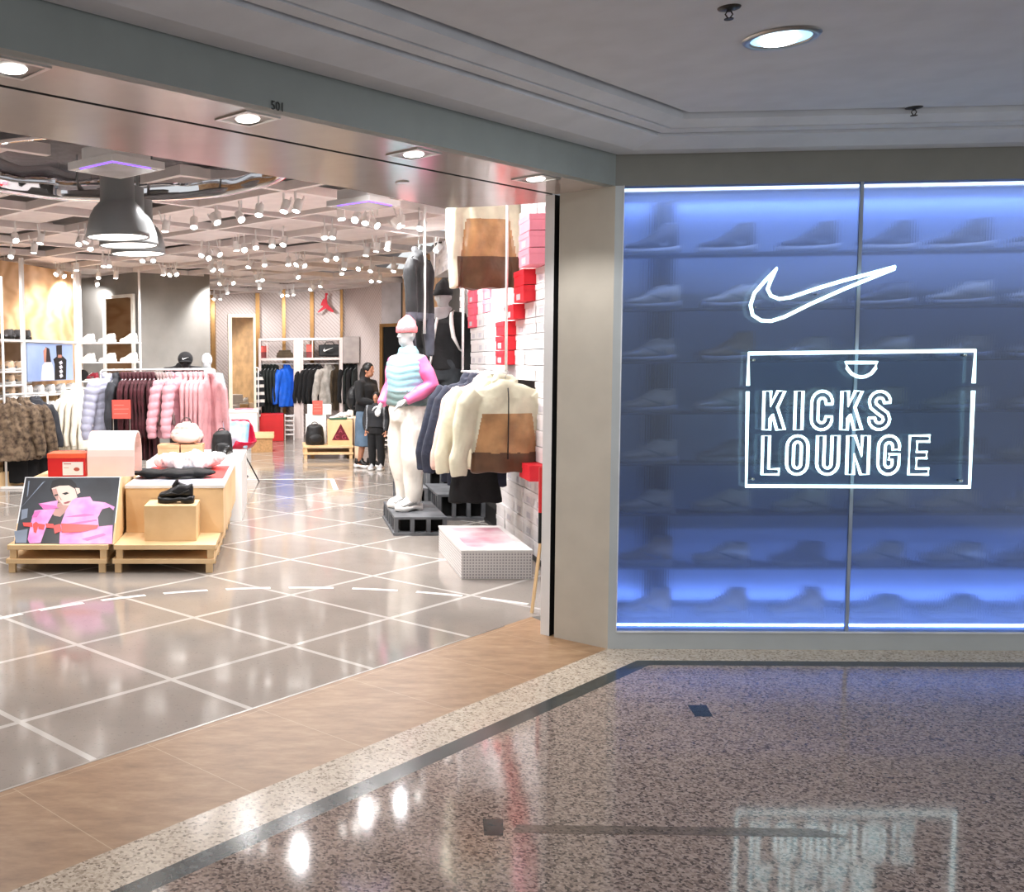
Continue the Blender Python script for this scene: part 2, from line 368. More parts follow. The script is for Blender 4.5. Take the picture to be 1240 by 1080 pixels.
# inlays
def inlay(px, py, w=.075):
    p = wz(px, py); mb = MB(); q = [(p.x - w * .35, p.y + w), (p.x + w * .75, p.y + w), (p.x + w * .35, p.y - w * .9), (p.x - w * .65, p.y - w * .9)]
    return slab(q, 0, .0008, 0, mb)
O('dark_inlay', inlay(848, 861, .075), darkg, fl); O('dark_inlay', inlay(597, 1002, .062), darkg, fl)
p0, p1 = wz(615, 998), wz(996, 1001); O('brown_inlay', slab([(p0.x, 3.205), (p0.x + .03, 3.262), (p1.x - .03, 3.262), (p1.x + .05, 3.205)], 0, .0006), midg, fl)
# dashed arc and T mark painted on the shop floor
tapem = mat('white_floor_tape', (236, 232, 226), .35, var=.03)
mb = MB(); c0 = Vector((.09, 4.30)); R0 = 2.45
for k in range(-6, 9):
    a0 = PI / 2 - (k * .1765 + .02 - .055); a1 = a0 - .125
    pts = [(c0.x + (R0 + w) * math.cos(a0 + (a1 - a0) * q / 4), c0.y + (R0 + w) * math.sin(a0 + (a1 - a0) * q / 4)) for w, qs in ((.022, range(5)), (-.022, range(4, -1, -1))) for q in qs]
    if all(Vector((p[0] - CO.x, p[1] - CO.y, 0)).dot(N) > .66 for p in pts): slab(pts, 0, .0008, 0, mb)
mb.box(-.6, .6, 13.0, 13.06, 0, .0008); mb.box(.55, .61, 11.95, 13.0, 0, .0008)
O('painted_line', mb, tapem, bpy.data.objects['floor_store'])
# mall ceiling, crown moulding, fascia
def sweep(prof, mi=0, mb=None, u0=-9, x1=WX):
    mb = mb or MB(); rows = []
    for d, z in prof: rows.append([CO + U * u0 - N * d + Vector((0, 0, z)), CO + Vector((.414 * d, -d, z)), Vector((x1, 5.317 - d, z))])
    for k in range(len(rows) - 1):
        for i in range(2): mb.add([rows[k][i], rows[k][i + 1], rows[k + 1][i + 1], rows[k + 1][i]], [(0, 1, 2, 3)], mi)
    return mb
q = offs(.452); S('ceiling', slab([q[0], q[1], q[2], (WX, -4, 0), (-9, -4, 0)], ZC, ZC + .05), ceilp)
prof = [(0, 2.60), (.012, 2.60), (.012, 2.588), (.12, 2.588), (.135, 2.592), (.27, 2.622), (.271, 2.70), (.293, 2.70), (.294, 2.632), (.345, 2.638), (.346, 2.67), (.353, 2.67), (.354, 2.642), (.42, 2.668), (.421, ZC + .09), (.452, ZC + .09), (.453, ZC)]
S('trim_1', sweep(prof), ceilp)
mb = MB(); 
mb.add([on(-9, 0, ZF), on(0, 0, ZF), on(0, 0, 2.62), on(-9, 0, 2.62)], [(0, 1, 2, 3)]); mb.add([on(-9, .05, ZF), on(0, .05, ZF), on(0, .05, 2.62), on(-9, .05, 2.62)], [(0, 1, 2, 3)]); mb.add([on(-9, 0, ZF), on(0, 0, ZF), on(0, .05, ZF), on(-9, .05, ZF)], [(0, 1, 2, 3)])
fas = S('wall_fascia', mb, fasciap)
xg0, xg1 = 1.744, WX - .1
mb = MB(); mb.box(CO.x, WX, 5.317, 5.40, ZF - .003, 2.62); mb.box(CO.x, xg0, 5.3168, 5.40, 0, ZF, 2); mb.box(xg0, WX, 5.3165, 5.40, 0, .093, 2)
mb.box(CO.x - .004, CO.x, 5.318, 5.40, ZF, 2.62, 1)
ww = S('wall_window', mb, [wallpaint, darkline, mat('lit_sill_paint', (184, 188, 188), .45, var=.03)])  # sill and side strip: wall paint lightened for light off the floor
# number on the fascia
P = wpl(335.5, 129.5, CO, N); text_mb('501', .045, .001, black, 'unit_number', fas, Matrix.Translation(P - N * .004) @ Matrix.Rotation(PI / 4, 4, 'Z') @ Matrix.Rotation(PI / 2, 4, 'X'))
# soffit with a slot
mb = MB(); so = .347
mb.add([on(-9, .05, ZF), on(0, .05, ZF), on(0, so - .012, ZF), on(-9, so - .012, ZF)], [(0, 1, 2, 3)])
inn = [on(-9, so + .012, ZF), on(0, so + .012, ZF), Vector((1.70, 5.75, ZF)), Vector((1.21, 5.93, ZF)), Vector((.923, 5.98, ZF)), on(-1.1, .915, ZF), on(-9, .905, ZF)]
mb.add(inn, [tuple(range(7))])
mb.add([on(-9, so - .012, ZF), on(0, so - .012, ZF), on(0, so - .012, ZF + .04), on(-9, so - .012, ZF + .04)], [(0, 1, 2, 3)], 1)
mb.add([on(-9, so + .012, ZF), on(0, so + .012, ZF), on(0, so + .012, ZF + .04), on(-9, so + .012, ZF + .04)], [(0, 1, 2, 3)], 1)
mb.add([on(-9, so - .012, ZF + .04), on(0, so - .012, ZF + .04), on(0, so + .012, ZF + .04), on(-9, so + .012, ZF + .04)], [(0, 1, 2, 3)], 1)
S('ceiling_soffit', mb, [soffitp, darkline])
mb = MB()
for i in range(2, 6):
    A, B = inn[i], inn[i + 1]; mb.add([A, B, B + Vector((0, 0, .8)), A + Vector((0, 0, .8))], [(0, 1, 2, 3)])
S('wall_bulkhead', mb, ceilp)
# jamb: beige panel, slot, white end strip and the wall behind
mb = MB(); j0 = CO + Vector((-.002, 0, 0)); 
def vq(a, b, z0, z1, mi=0): mb.add([a + Vector((0, 0, z0)), b + Vector((0, 0, z0)), b + Vector((0, 0, z1)), a + Vector((0, 0, z1))], [(0, 1, 2, 3)], mi)
JE = on(0, .315); vq(on(0, 0), JE, 0, ZF)
vq(on(0, .315), on(.06, .315), 0, ZF); vq(on(.06, .315), on(.06, .345), 0, ZF, 1); vq(on(.06, .345), on(0, .345), 0, ZF, 1); vq(on(0, .345), on(-.0, .40), 0, ZF, 2); vq(on(0, .40), on(.4, .40), 0, ZF, 2)
S('wall_jamb', mb, [beigep, blackvoid, white])
# store shell
ST = S
BWX = 2.12
S('wall_right', MB().box(BWX, BWX + .1, 5.9, 24, 0, 3.2), mat('dark_reveal', (60, 58, 56), .7))
S('added_gold_wall', MB().box(BWX - .03, BWX - .001, 13.7, 18.2, 0, 3.1), mat('gold_panel', (206, 166, 118), .5, var=.2, scale=5))  # gold panel added so the back mirror has gold to reflect
Bw = [Vector((-9, 21.6, 0)), wy(262, 436, 21.5), wy(418, 436, 20.6), wy(462, 436, 19.0), Vector((3, 18.0, 0))]
for i in range(4):
    A, B = Bw[i].copy(), Bw[i + 1].copy(); A.z = B.z = 0; d = (B - A); L = d.length; an = math.atan2(d.y, d.x)
    m_ = [herr_g, herr_w, herr_w, mat('marbled_grey_wall', (170, 164, 164), .5, c2=(206, 200, 202), scale=2, detail=8)][i]
    o = O(['wall_back_left', 'wall_back', 'wall_back_corner', 'wall_back_right'][i], MB().box(0, L, 0, .08, 0, 3.2), m_, loc=A, rz=an); o['kind'] = 'structure'
S('wall_return', MB().box(1.76, BWX + .1, 6.03, 6.06, 0, 3.2), ceilp)
S('wall_left', MB().box(-9.1, -9, 2, 22, 0, 3.6), plyback)
# store ceiling: pale panels, ribs on the 45 degree field and some open slots
cpan = mat('store_ceiling_panel', (226, 214, 210), .55, var=.05); crib = mat('store_ceiling_rib', (234, 224, 220), .5, var=.04)
mb = MB(); mb.prism([(-9, 2), (1.2, 5.3), (BWX, 6.2), (BWX, 24), (-9, 24)], lambda x, y: Vector((x, y, ZS + .52)), lambda x, y: Vector((x, y, ZS + .56)))
sc_ = S('ceiling_store', mb, mat('ceiling_void', (160, 156, 156), .8))
mb = MB(); mr = MB(); cell = 1.12; h = .5
Mr = Matrix.Rotation(PI / 4, 4, 'Z')
for i in range(-12, 26):
    for j in range(-12, 26):
        c = U * (i * cell) + N * (j * cell)
        c = Vector((c.x, c.y, 0)) + Vector((0, 6, 0))
        if not (-8.5 < c.x < BWX - .2 and (c - CO).dot(N) > 1.35 and c.y < 22.5) or math.hypot(c.x + .85, c.y - 6.85) < 1.2: continue
        rr = random.random(); zz = ZS + random.choice((0, .03, .06))
        a_, b_ = (-.47, .47) if rr > .22 else (-.47, .2)
        mb.box(a_, b_, -.47, .47, zz, zz + .02, 0, Matrix.Translation(c) @ Mr)
        for (x0, x1, y0, y1) in ((-.56, .56, -.56, -.5), (-.56, -.5, -.5, .56)): mr.box(x0, x1, y0, y1, ZS - .025, ZS + .05, 0, Matrix.Translation(c) @ Mr)
O('ceiling_panel', mb, cpan, sc_); O('ceiling_rib', mr, crib, sc_)

# recessed soffit spotlights
def soffit_light(px, py, lab, first=None):
    p = wz(px, py, ZF)
    if first: return dup(first, loc=p, label=lab)
    t = E('recessed_spotlight', lab, 'light', p, PI / 4, 'soffit downlights')
    O('frame', MB().box(-.085, .085, -.085, -.07, -.006, .002).box(-.085, .085, .07, .085, -.006, .002).box(-.085, -.07, -.07, .07, -.006, .002).box(.07, .085, -.07, .07, -.006, .002), steel, t)
    O('recess', MB().box(-.07, .07, -.07, .07, -.003, -.001), mat('lamp_tray', (120, 114, 108), .3, metal=.5), t)
    O('lamp', MB().lathe([(.001, -.009), (.04, -.009), (.045, -.003)], n=20), lens, t, True)
    return t
f0 = soffit_light(15, 82, 'recessed square spotlight in the soffit at the far left of the opening')
for (px, py, lab) in [(300, 143, 'recessed square spotlight in the soffit below the unit number'), (501, 186, 'recessed square spotlight in the soffit, third from the left'), (649, 216, 'recessed square spotlight in the soffit beside the beige jamb')]: soffit_light(px, py, lab, f0)
p = wz(487, 220, ZF); tag(O('ceiling_sensor', MB().lathe([(.001, -.006), (.03, -.006), (.035, 0)], n=20), steel, loc=p), 'small flat round sensor disc on the inner soffit above the mannequins', 'sensor')
# mall downlight and sprinklers
p = wz(946, 45, ZC); t = E('ceiling_downlight', 'large round lit downlight in the grey mall ceiling', 'light', p)
O('rim', MB().lathe([(.128, -.002), (.118, -.012), (.1, -.008), (.098, .0)], n=40), steel, t, True)
O('reflector', MB().lathe([(.1, -.004), (.085, -.003), (.05, -.0025), (.001, -.002)], n=40), mat('lit_reflector', (190, 225, 250), .4, emit=1.3, ec=(160, 215, 250)), t, True)
O('lamp', MB().lathe([(.06, -.005), (.058, -.014), (.001, -.016)], c=(.0, .015, 0), n=30), mat('lit_downlight', (255, 255, 255), .4, emit=9, ec=(240, 250, 255)), t, True)
for px, py, lab in ((883, 9, 'fire sprinkler head on the mall ceiling left of the round downlight'), (1107, 130, 'fire sprinkler head on the mall ceiling near the moulding on the right')):
    p = wz(px, py, ZC); t = E('fire_sprinkler', lab, 'sprinkler', p, 0, 'ceiling sprinklers')
    O('escutcheon', MB().lathe([(.036, 0), (.034, -.004), (.014, -.008), (.001, -.008)], n=20), mat('dark_bronze', (52, 46, 44), .4, metal=.5), t, True)
    O('frame', MB().tube([(0, 0, -.005), (0, 0, -.014)], .007).tube([(-.006, 0, -.012), (-.012, 0, -.022), (-.002, 0, -.036)], .0025, 6).tube([(.006, 0, -.012), (.012, 0, -.022), (.002, 0, -.036)], .0025, 6), mat('dark_bronze', (0, 0, 0)), t, True)
    O('deflector', MB().lathe([(.001, -.036), (.015, -.036), (.014, -.039), (.001, -.039)], n=12), mat('dark_bronze', (0, 0, 0)), t)
#@@PART2
# ------------------------------------------------------------------ sneakers
def sneaker_mesh(chunky=False, high=False, L=.28):
    """toe at -x, heel at +x, sole at z=0; returns (upper, sole, laces, logo) builders"""
    xs = [-.5, -.47, -.4, -.28, -.15, -.02, .1, .22, .34, .44, .49, .5]
    w = [.03, .12, .165, .185, .175, .15, .13, .125, .13, .12, .09, .04]
    hb = .09 + (.05 if chunky else 0)
    t = [.17, .23, .27, .29, .36, .47, .57, .62, .60, .62, .60, .50]
    t = [v * .72 + .02 for v in t]
    if chunky: t = [.20, .27, .32, .35, .41, .52, .60, .56, .52, .56, .56, .46]
    if high: t = [v + (.12 if i > 6 else .01) for i, v in enumerate(t)]
    up = MB(); rs = []
    for x, ww_, tt in zip(xs, w, t):
        ring = []
        for k in range(14):
            a = 2 * PI * k / 14; c, s = math.cos(a), math.sin(a)
            zz = hb + (tt - hb) * (.5 + .5 * s) ; f = 1 - .45 * max(0, s) ** 2 * (1 if x > -.2 else .5)
            ring.append(Vector((x * L, ww_ * c * f * L, zz * L)))
        rs.append(ring)
    up.rings(rs)
    if chunky:
        up.tube([(-.06 * L, 0, .45 * L), (.02 * L, 0, .58 * L), (.06 * L, 0, .68 * L)], [.07 * L, .06 * L, .035 * L], 10, flat=1.2)
        for s_ in (-1, 1): up.tube([(-.40 * L, s_ * .17 * L, .2 * L), (-.1 * L, s_ * .17 * L, .3 * L), (.15 * L, s_ * .135 * L, .26 * L), (.42 * L, s_ * .12 * L, .38 * L)], .022 * L, 6)
    so = MB(); rs = []
    for i, x in enumerate([-.52, -.49, -.4, -.25, -.05, .15, .32, .45, .51, .53]):
        ww_ = [.04, .13, .185, .205, .185, .165, .165, .155, .12, .05][i]; z0 = [.05, .02, 0, 0, .012, .012, 0, 0, .01, .03][i]
        if chunky: ww_ *= 1.15; z0 += [.02, 0, 0, 0, .03, .05, .0, 0, 0, .02][i]
        z1 = hb + [.03, .03, .02, .01, .01, .02, .03, .05, .06, .05][i] + (.03 if chunky and i % 2 else 0)
        rs.append([Vector((x * L, ww_ * c * L, z * L)) for c, z in ((-.9, z0), (-1, (z0 + z1) / 2), (-.92, z1), (.92, z1), (1, (z0 + z1) / 2), (.9, z0))])
    so.rings(rs)
    op = MB(); op.ell((.31 * L, 0, (t[8] - .02) * L), (.13 * L, .06 * L, .025 * L), 12)
    la = MB()
    zig = []
    for k in range(5):
        x = -.14 + k * .06; z = np.interp(x, xs, t) + .004; q = [(x * L, -.07 * L, (z - .03) * L), (x * L, 0, z * L), (x * L, .07 * L, (z - .03) * L)]; zig += q if k % 2 == 0 else q[::-1]
    la.tube(zig, .012 * L, 5)
    lg = MB()
    for sgn in (-1,):
        lg.prism([(.30 - u * .42, .13 + v * .42) for u, v in SWN], lambda a, b: Vector((a * L, sgn * (np.interp(a, xs, w) * .93) * L, b * L)), lambda a, b: Vector((a * L, sgn * (np.interp(a, xs, w) * .93 + .012) * L, b * L)))
    return up, so, op, la, lg
def make_sneaker(label, loc, rz, um, sm, lm, gm, chunky=False, high=False, L=.28, group=None, logo=True):
    t = E('sneaker', label, 'shoe', loc, rz, group); up, so, op, la, lg = sneaker_mesh(chunky, high, L)
    O('upper', up, um, t, True); O('sole', so, sm, t, True); O('collar_lining', op, gm, t, True)
    O('laces', la, lm, t, True)
    if logo: O('swoosh_logo', lg, gm, t)
    return t
wleather = mat('white_leather', (236, 234, 232), .45, var=.03); wsole = mat('white_rubber', (226, 224, 220), .5, var=.03)
bleather = mat('black_leather', (20, 19, 19), .35); brub = mat('black_rubber', (12, 12, 12), .35); greyf = mat('grey_fabric', (120, 122, 126), .8)

# ------------------------------------------------------------------ window display
gx1 = WX - .12
S('window_1', MB().box(xg0, 2.929, 5.322, 5.328, .095, ZF - .002), glass_m)
S('window_2', MB().box(2.945, gx1, 5.322, 5.328, .095, ZF - .002), glass_m)
wf = bpy.data.objects['window_1']
O('window_mullion', MB().box(2.929, 2.945, 5.317, 5.335, .093, ZF), mat('grey_mullion', (150, 160, 174), .4), wf)
O('window_frame', MB().box(xg0, gx1, 5.31, 5.335, .090, .0975).box(xg0 - .003, xg0 + .001, 5.312, 5.335, .095, ZF), mat('light_edge_trim', (226, 228, 232), .3), wf)
boxin = mat('display_box_lining', (150, 158, 172), .7, var=.04)
mb = MB(); mb.box(xg0 - .04, gx1 + .1, 5.98, 6.02, .05, 2.5).box(xg0 - .06, xg0 - .02, 5.40, 6.0, .05, 2.5).box(gx1 + .06, gx1 + .1, 5.40, 6.0, .05, 2.5).box(xg0 - .04, gx1 + .1, 5.335, 6.0, .03, .085).box(xg0 - .04, gx1 + .1, 5.335, 6.0, 2.47, 2.52)
S('wall_display_box', mb, boxin)
S('added_led_shield', MB().box(xg0, gx1, 5.885, 5.893, .085, .125).box(xg0, gx1, 5.885, 5.893, 2.43, 2.47), boxin)  # lips added to shield the rear light strips from view
shelfm = mat('display_shelf', (84, 88, 94), .6, var=.03)
rowsz = [wy(1000, y, 5.70).z for y in (744, 682, 618, 558, 497, 436, 372, 306)]
for k, z in enumerate(rowsz):
    if k == 0: continue
    tag(O('display_shelf', MB().box(xg0 - .02, gx1 + .05, 5.58, 5.78, z - .010, z), shelfm), 'narrow shelf behind the frosted window, %s from the bottom' % ORD[k - 1], 'shelf', 'shelves behind the frosted window')
cols = [(wy(778 + 92.0 * i, 600, 5.70)).x for i in range(0, 6)]
wcols = [('dusty_white_upper', (196, 190, 178)), ('tan_upper', (160, 134, 98)), ('grey_upper', (120, 120, 122)), ('cream_upper', (206, 196, 178)), ('dark_upper', (66, 64, 66)), ('olive_upper', (112, 108, 84))]
protos = {}
for k, z in enumerate(rowsz):
    for i, x in enumerate(cols):
        nm, c = wcols[4 if k == 7 else (random.choice((0, 3, 3, 0, 1, 2)) if k > 0 else random.choice((1, 2, 5)))]
        lab = '%s sneaker behind the frosted window, %s shelf row up, %s from the left' % (nm.split('_')[0] if nm != 'dusty_white_upper' else 'off-white', ORD[k], ORD[i])
        zz = z if k else .086 + .0; 
        if k == 0: zz = z
        if nm not in protos:
            protos[nm] = make_sneaker(lab, (x, 5.66, zz), -.12, mat(nm, c, .6), mat('grey_rubber', (150, 148, 146), .6), mat('lace_' + nm, c, .7), greyf, high=(nm in ('tan_upper', 'dark_upper')), L=.29, group='sneakers behind the frosted window')
        else: dup(protos[nm], (x + random.uniform(-.02, .02), 5.66, zz), random.uniform(-.25, .1), lab)
z = rowsz[0]; tag(O('display_shelf', MB().box(xg0 - .02, gx1 + .05, 5.58, 5.76, z - .010, z), clear('shelf_glass', (.92, .95, .98, 1), .06)), 'clear low ledge under the lowest row of sneakers in the window', 'shelf', 'shelves behind the frosted window')
led = mat('blue_led', (90, 130, 255), .5, emit=2.2, ec=(110, 150, 255))
for z0, z1, lab in ((.087, .097, 'blue light strip along the bottom of the window display, with an added rear strip'), (2.452, 2.466, 'blue light strip along the top of the window display, with an added rear strip')):
    tag(O('led_and_wash_strip', MB().box(xg0, gx1, 5.42, 5.45, z0, z1).box(xg0, gx1, 5.92, 5.945, z0, z1), led), lab, 'light strip', 'light strips in the window display')  # rear strip of each pair is added to wash the box lining

# ------------------------------------------------------------------ neon sign
SY = 5.285
def sg(px, py): p = wy(px, py, SY); return Vector((p.x, SY, p.z))
NR = .0088
sign = E('neon_sign', 'white neon sign reading KICKS LOUNGE in a rectangular neon frame', 'sign', sg(1040, 590))
def nO(name, mb, m=None, par=None):
    par = par or sign; o = O(name, mb, m or neon, par, True); o.location = -par.location; return o
TL, TR, BR, BL = sg(906.5, 428), sg(1181, 424.5), sg(1174, 589.5), sg(903.5, 588.5)
nO('neon_border', MB().tube([sg(905.8, 467), TL, TR, sg(1179, 464)], NR * 1.1, 8).tube([sg(905.4, 474), BL, BR, sg(1178.5, 473)], NR * 1.1, 8))
mb = MB(); mb.box(TL.x, TR.x - .01, SY + .014, SY + .020, BL.z, TL.z); nO('acrylic_panel', mb, acrylic)
mb = MB()
for a in (sg(913, 436), sg(1169, 430), sg(1164, 582), sg(912, 580)): mb.tube([a + Vector((0, .03, 0)), a + Vector((0, -.004, 0))], .006, 10)
nO('standoff', mb, steel)
def arc(cx, cy, rx, ry, a0, a1, n=9): return [(cx + rx * math.cos(math.radians(a0 + (a1 - a0) * k / (n - 1))), cy + ry * math.sin(math.radians(a0 + (a1 - a0) * k / (n - 1)))) for k in range(n)]
T = .19
def soff(c, h):
    c = [Vector(p) for p in c]; A, B = [], []
    for i, p in enumerate(c):
        d = (c[min(i + 1, len(c) - 1)] - c[max(i - 1, 0)]).normalized(); n = Vector((-d.y, d.x)); A.append(tuple(p + n * h)); B.append(tuple(p - n * h))
    return A + B[::-1]
GL = {
 'I': [[(0, 0), (T, 0), (T, 1), (0, 1)]],
 'L': [[(0, 0), (.48, 0), (.48, T * .75), (T, T * .75), (T, 1), (0, 1)]],
 'K': [[(0, 0), (T, 0), (T, .30), (.25, .40), (.38, 0), (.60, 0), (.385, .58), (.58, 1), (.38, 1), (T, .62), (T, 1), (0, 1)]],
 'C': [[(.56, .66), (.56, .72)] + arc(.28, .72, .28, .28, 10, 180) + arc(.28, .28, .28, .28, 180, 350) + [(.56, .34), (.38, .34)] + arc(.28, .28, .10, .10, 360, 180) + arc(.28, .72, .10, .10, 180, 0) + [(.38, .66)]],
 'O': [arc(.28, .72, .28, .28, 0, 180) + arc(.28, .28, .28, .28, 180, 360), arc(.28, .72, .10, .12, 0, 180) + arc(.28, .28, .10, .12, 180, 360)],
 'U': [[(0, 1)] + arc(.28, .28, .28, .28, 180, 360) + [(.56, 1), (.38, 1)] + arc(.28, .28, .10, .12, 360, 180) + [(T, 1)]],
 'N': [[(0, 0), (T, 0), (T, .52), (.38, 0), (.58, 0), (.58, 1), (.39, 1), (.39, .48), (.20, 1), (0, 1)]],
 'G': [[(.56, .64), (.56, .72)] + arc(.28, .72, .28, .28, 10, 180) + arc(.28, .28, .28, .28, 180, 350) + [(.56, .52), (.29, .52), (.29, .38), (.38, .38)] + arc(.28, .28, .10, .10, 360, 180) + arc(.28, .72, .10, .10, 180, 0) + [(.38, .64)]],
 'E': [[(0, 0), (.50, 0), (.50, T * .8), (T, T * .8), (T, .42), (.44, .42), (.44, .58), (T, .58), (T, 1 - T * .8), (.50, 1 - T * .8), (.50, 1), (0, 1)]],
 'S': [soff([(.475, .70)] + arc(.285, .73, .19, .18, 10, 180, 8) + [(.12, .62), (.27, .50), (.44, .38)] + arc(.285, .27, .19, .18, 0, -180, 8) + [(.095, .31)], .085)],
}
def letter(ch, x0, x1, yt, yb, nat=.56):
    a = sg(x0, yb); b = sg(x1, yb); h = sg((x0 + x1) / 2, yt).z - a.z; w = b.x - a.x
    mb = MB(); wn = max(p[0] for c in GL[ch] for p in c)
    for c in GL[ch]: mb.tube([(a.x + p[0] / wn * w, SY, a.z + p[1] * h) for p in c], NR * .84, 6, closed=True)
    nO('neon_letter', mb)
for ch, x0, x1 in (('K', 924, 950), ('I', 962, 971), ('C', 982, 1007), ('K', 1018, 1043.5), ('S', 1051, 1077)): letter(ch, x0, x1, 473.5, 520.5)
for ch, x0, x1 in (('L', 922.5, 943), ('O', 952, 977.5), ('U', 988.5, 1014.5), ('N', 1025, 1051), ('G', 1062.5, 1088), ('E', 1100, 1124)): letter(ch, x0, x1, 527.5, 574.5)
nO('neon_half_disc', MB().tube([sg(1024 + 38 * u, 439 + 17.5 * v) for u, v in [(0, 0), (.5, 0), (1, 0), (.95, .4), (.82, .75), (.64, .96), (.5, 1), (.36, .96), (.18, .75), (.05, .4)]], NR, 8, closed=True))
sw = tag(O('neon_swoosh', MB().tube([sg(*p) for p in SW], NR * 1.05, 8, closed=True), neon, smooth=True), 'white neon outline of a curved tick mark on the window above the boxed sign', 'sign')
# fixings for the swoosh
mb = MB()
for px, py in ((915, 372), (990, 356), (1060, 331)): p = sg(px, py); mb.tube([p, p + Vector((0, .035, 0))], .004, 6)
O('bracket', mb, steel, sw)
#@@PART3
# ------------------------------------------------------------------ garments
def folds(seed, amp=.008, kx=9, puffy=False, pz=.09, pamp=.014):
    r = np.random.RandomState(seed); ph = r.rand(6) * 6.28
    def d(co, no):
        x, y, z = co.T
        f = np.sin(kx * 6.28 * x + 3 * np.sin(5 * z + ph[0]) + ph[1]) * .5 + np.sin(kx * 3.9 * y + 4 * np.sin(4 * z + ph[2]) + ph[3]) * .4 + np.sin(23 * z + 14 * x + ph[4]) * .3
        f = f * amp
        if puffy: f = f * .4 + pamp * (np.abs(np.sin(PI * (z + .012 * np.sin(20 * x + ph[5])) / pz)) ** .5 - .6)
        return f
    return d
def garment_mb(w=.46, t=.13, L=.68, sl=.58, flare=1.0, hood=False, arm=.07, sa=.10, collar=.07, fl=.8):
    """hangs from z=0 (shoulder seam); width along x, front towards -y"""
    mb = MB(); h = w / 2
    mb.ering([(0, 0, .03, .06, .05), (0, 0, 0, .09, t * .4), (0, 0, -.035, h * .86, t * .42), (0, 0, -.10, h * .98, t * .5), (0, 0, -.25, h * .95, t * .52), (0, 0, -.5 * L, h * .93, t * .5), (0, 0, -.8 * L, h * .96 * flare, t * .5), (0, 0, -L, h * .93 * flare, t * .46)], 28)
    for s in (-1, 1):
        if sl: mb.tube([(s * h * .78, 0, -.07), (s * (h + .02), -.005, -.16), (s * (h + sa * .6), -.012, -.16 - sl * .4), (s * (h + sa), -.02, -.12 - sl * .75), (s * (h + sa * .95), -.03, -.10 - sl)], [arm, arm, arm * .92, arm * .8, arm * .68], 14, flat=fl)
    mb.tube([(-.07, .0, .01), (-.05, .03, .05), (.05, .03, .05), (.07, 0, .01)], collar * .45, 8)
    if hood: mb.ell((0, .05, -.03), (.12, .07, .10), 12)
    return mb
GM = {}
def garment(kind, name, mats, seed=0, **kw):
    key = kind
    if key in GM: return GM[key]
    dk = {k: kw.pop(k) for k in ('amp', 'kx', 'puffy', 'pz', 'pamp') if k in kw}; fm = kw.pop('fmat', None); vx = kw.pop('voxel', .014)
    GM[key] = soft(garment_mb(**kw), name, mats, vx, 3, folds(seed, **dk), fmat=fm)
    return GM[key]
hookm = mat('steel_hook', (190, 190, 190), .3, metal=1)
def hanger_mb(rod_up=.10, w=.4):
    mb = MB(); mb.tube([(0, 0, .0), (0, 0, rod_up - .035), (.018, 0, rod_up - .02), (.014, 0, rod_up), (0, 0, rod_up + .006), (-.014, 0, rod_up - .002)], .0025, 6)
    return mb
hbar = MB().tube([(-.19, 0, -.045), (-.1, 0, -.01), (0, 0, .008), (.1, 0, -.01), (.19, 0, -.045)], .008, 6)
hook_me = hanger_mb().mesh('hanger_hook', hookm, True); hbar_me = hbar.mesh('hanger_bar', mat('grey_hanger', (150, 150, 152), .5), True)
def hang(me, nm, label, cat, loc, rz, group=None, hook=True, extra=None):
    """a garment thing with its hanger; loc is the rod point"""
    t = E(nm, label, cat, loc, rz, group)
    g = bpy.data.objects.new('cloth_body', me); COL.objects.link(g); g.parent = t; g.location = (0, 0, -.095)
    if hook:
        hk = bpy.data.objects.new('hanger', hbar_me); COL.objects.link(hk); hk.parent = t; hk.location = (0, 0, -.095)
        h2 = bpy.data.objects.new('hook', hook_me); COL.objects.link(h2); h2.parent = hk
    if extra: extra(t)
    return t
def zipper(L, m=None, off=-.072):
    def f(t): O('zipper', MB().tube([(0, off + .015, -.12), (0, off - .006, -.2), (0, off - .008, -.1 - L * .6), (0, off - .002, -.08 - L)], .005, 6), m or black, t, True)
    return f

burg = fabric('burgundy_velour', (72, 26, 34), .35); dgrey = fabric('charcoal_fabric', (52, 54, 60)); pinkf = fabric('dusty_pink_fabric', (202, 150, 154), .12)
pinkp = fabric('pink_nylon', (208, 152, 162), .08, rough=.45, bump=.12); lav = fabric('lavender_nylon', (170, 172, 192), .08, rough=.45, bump=.12)
cream = fabric('cream_fleece', (226, 218, 202), .08); creamn = fabric('cream_nylon', (214, 208, 184), .08, rough=.5, bump=.3, bscale=14)
brownn = fabric('bronze_nylon', (172, 130, 88), .2, rough=.35, bump=.5, bscale=12); brownd = fabric('dark_brown_nylon', (92, 64, 42), .2, rough=.4, bump=.4, bscale=12)
camo = fabric('brown_camouflage', (58, 44, 34), c2=(132, 112, 90), scale=15); blackf = fabric('black_cloth', (20, 20, 22)); darkgreen = fabric('dark_green_cloth', (36, 42, 40))
bluef = fabric('royal_blue_nylon', (24, 98, 214), .12, rough=.5); navy = fabric('navy_cloth', (40, 44, 60)); greycamo = fabric('pale_camouflage', (206, 200, 192), c2=(166, 160, 152), scale=9)
oliveb = fabric('olive_brown_cloth', (70, 58, 42)); orangef = fabric('orange_red_cloth', (226, 88, 56)); beigef = fabric('beige_cloth', (196, 180, 160)); whitef = fabric('white_cloth', (232, 230, 228), .05)
blush = fabric('blush_cloth', (224, 190, 176), .08)

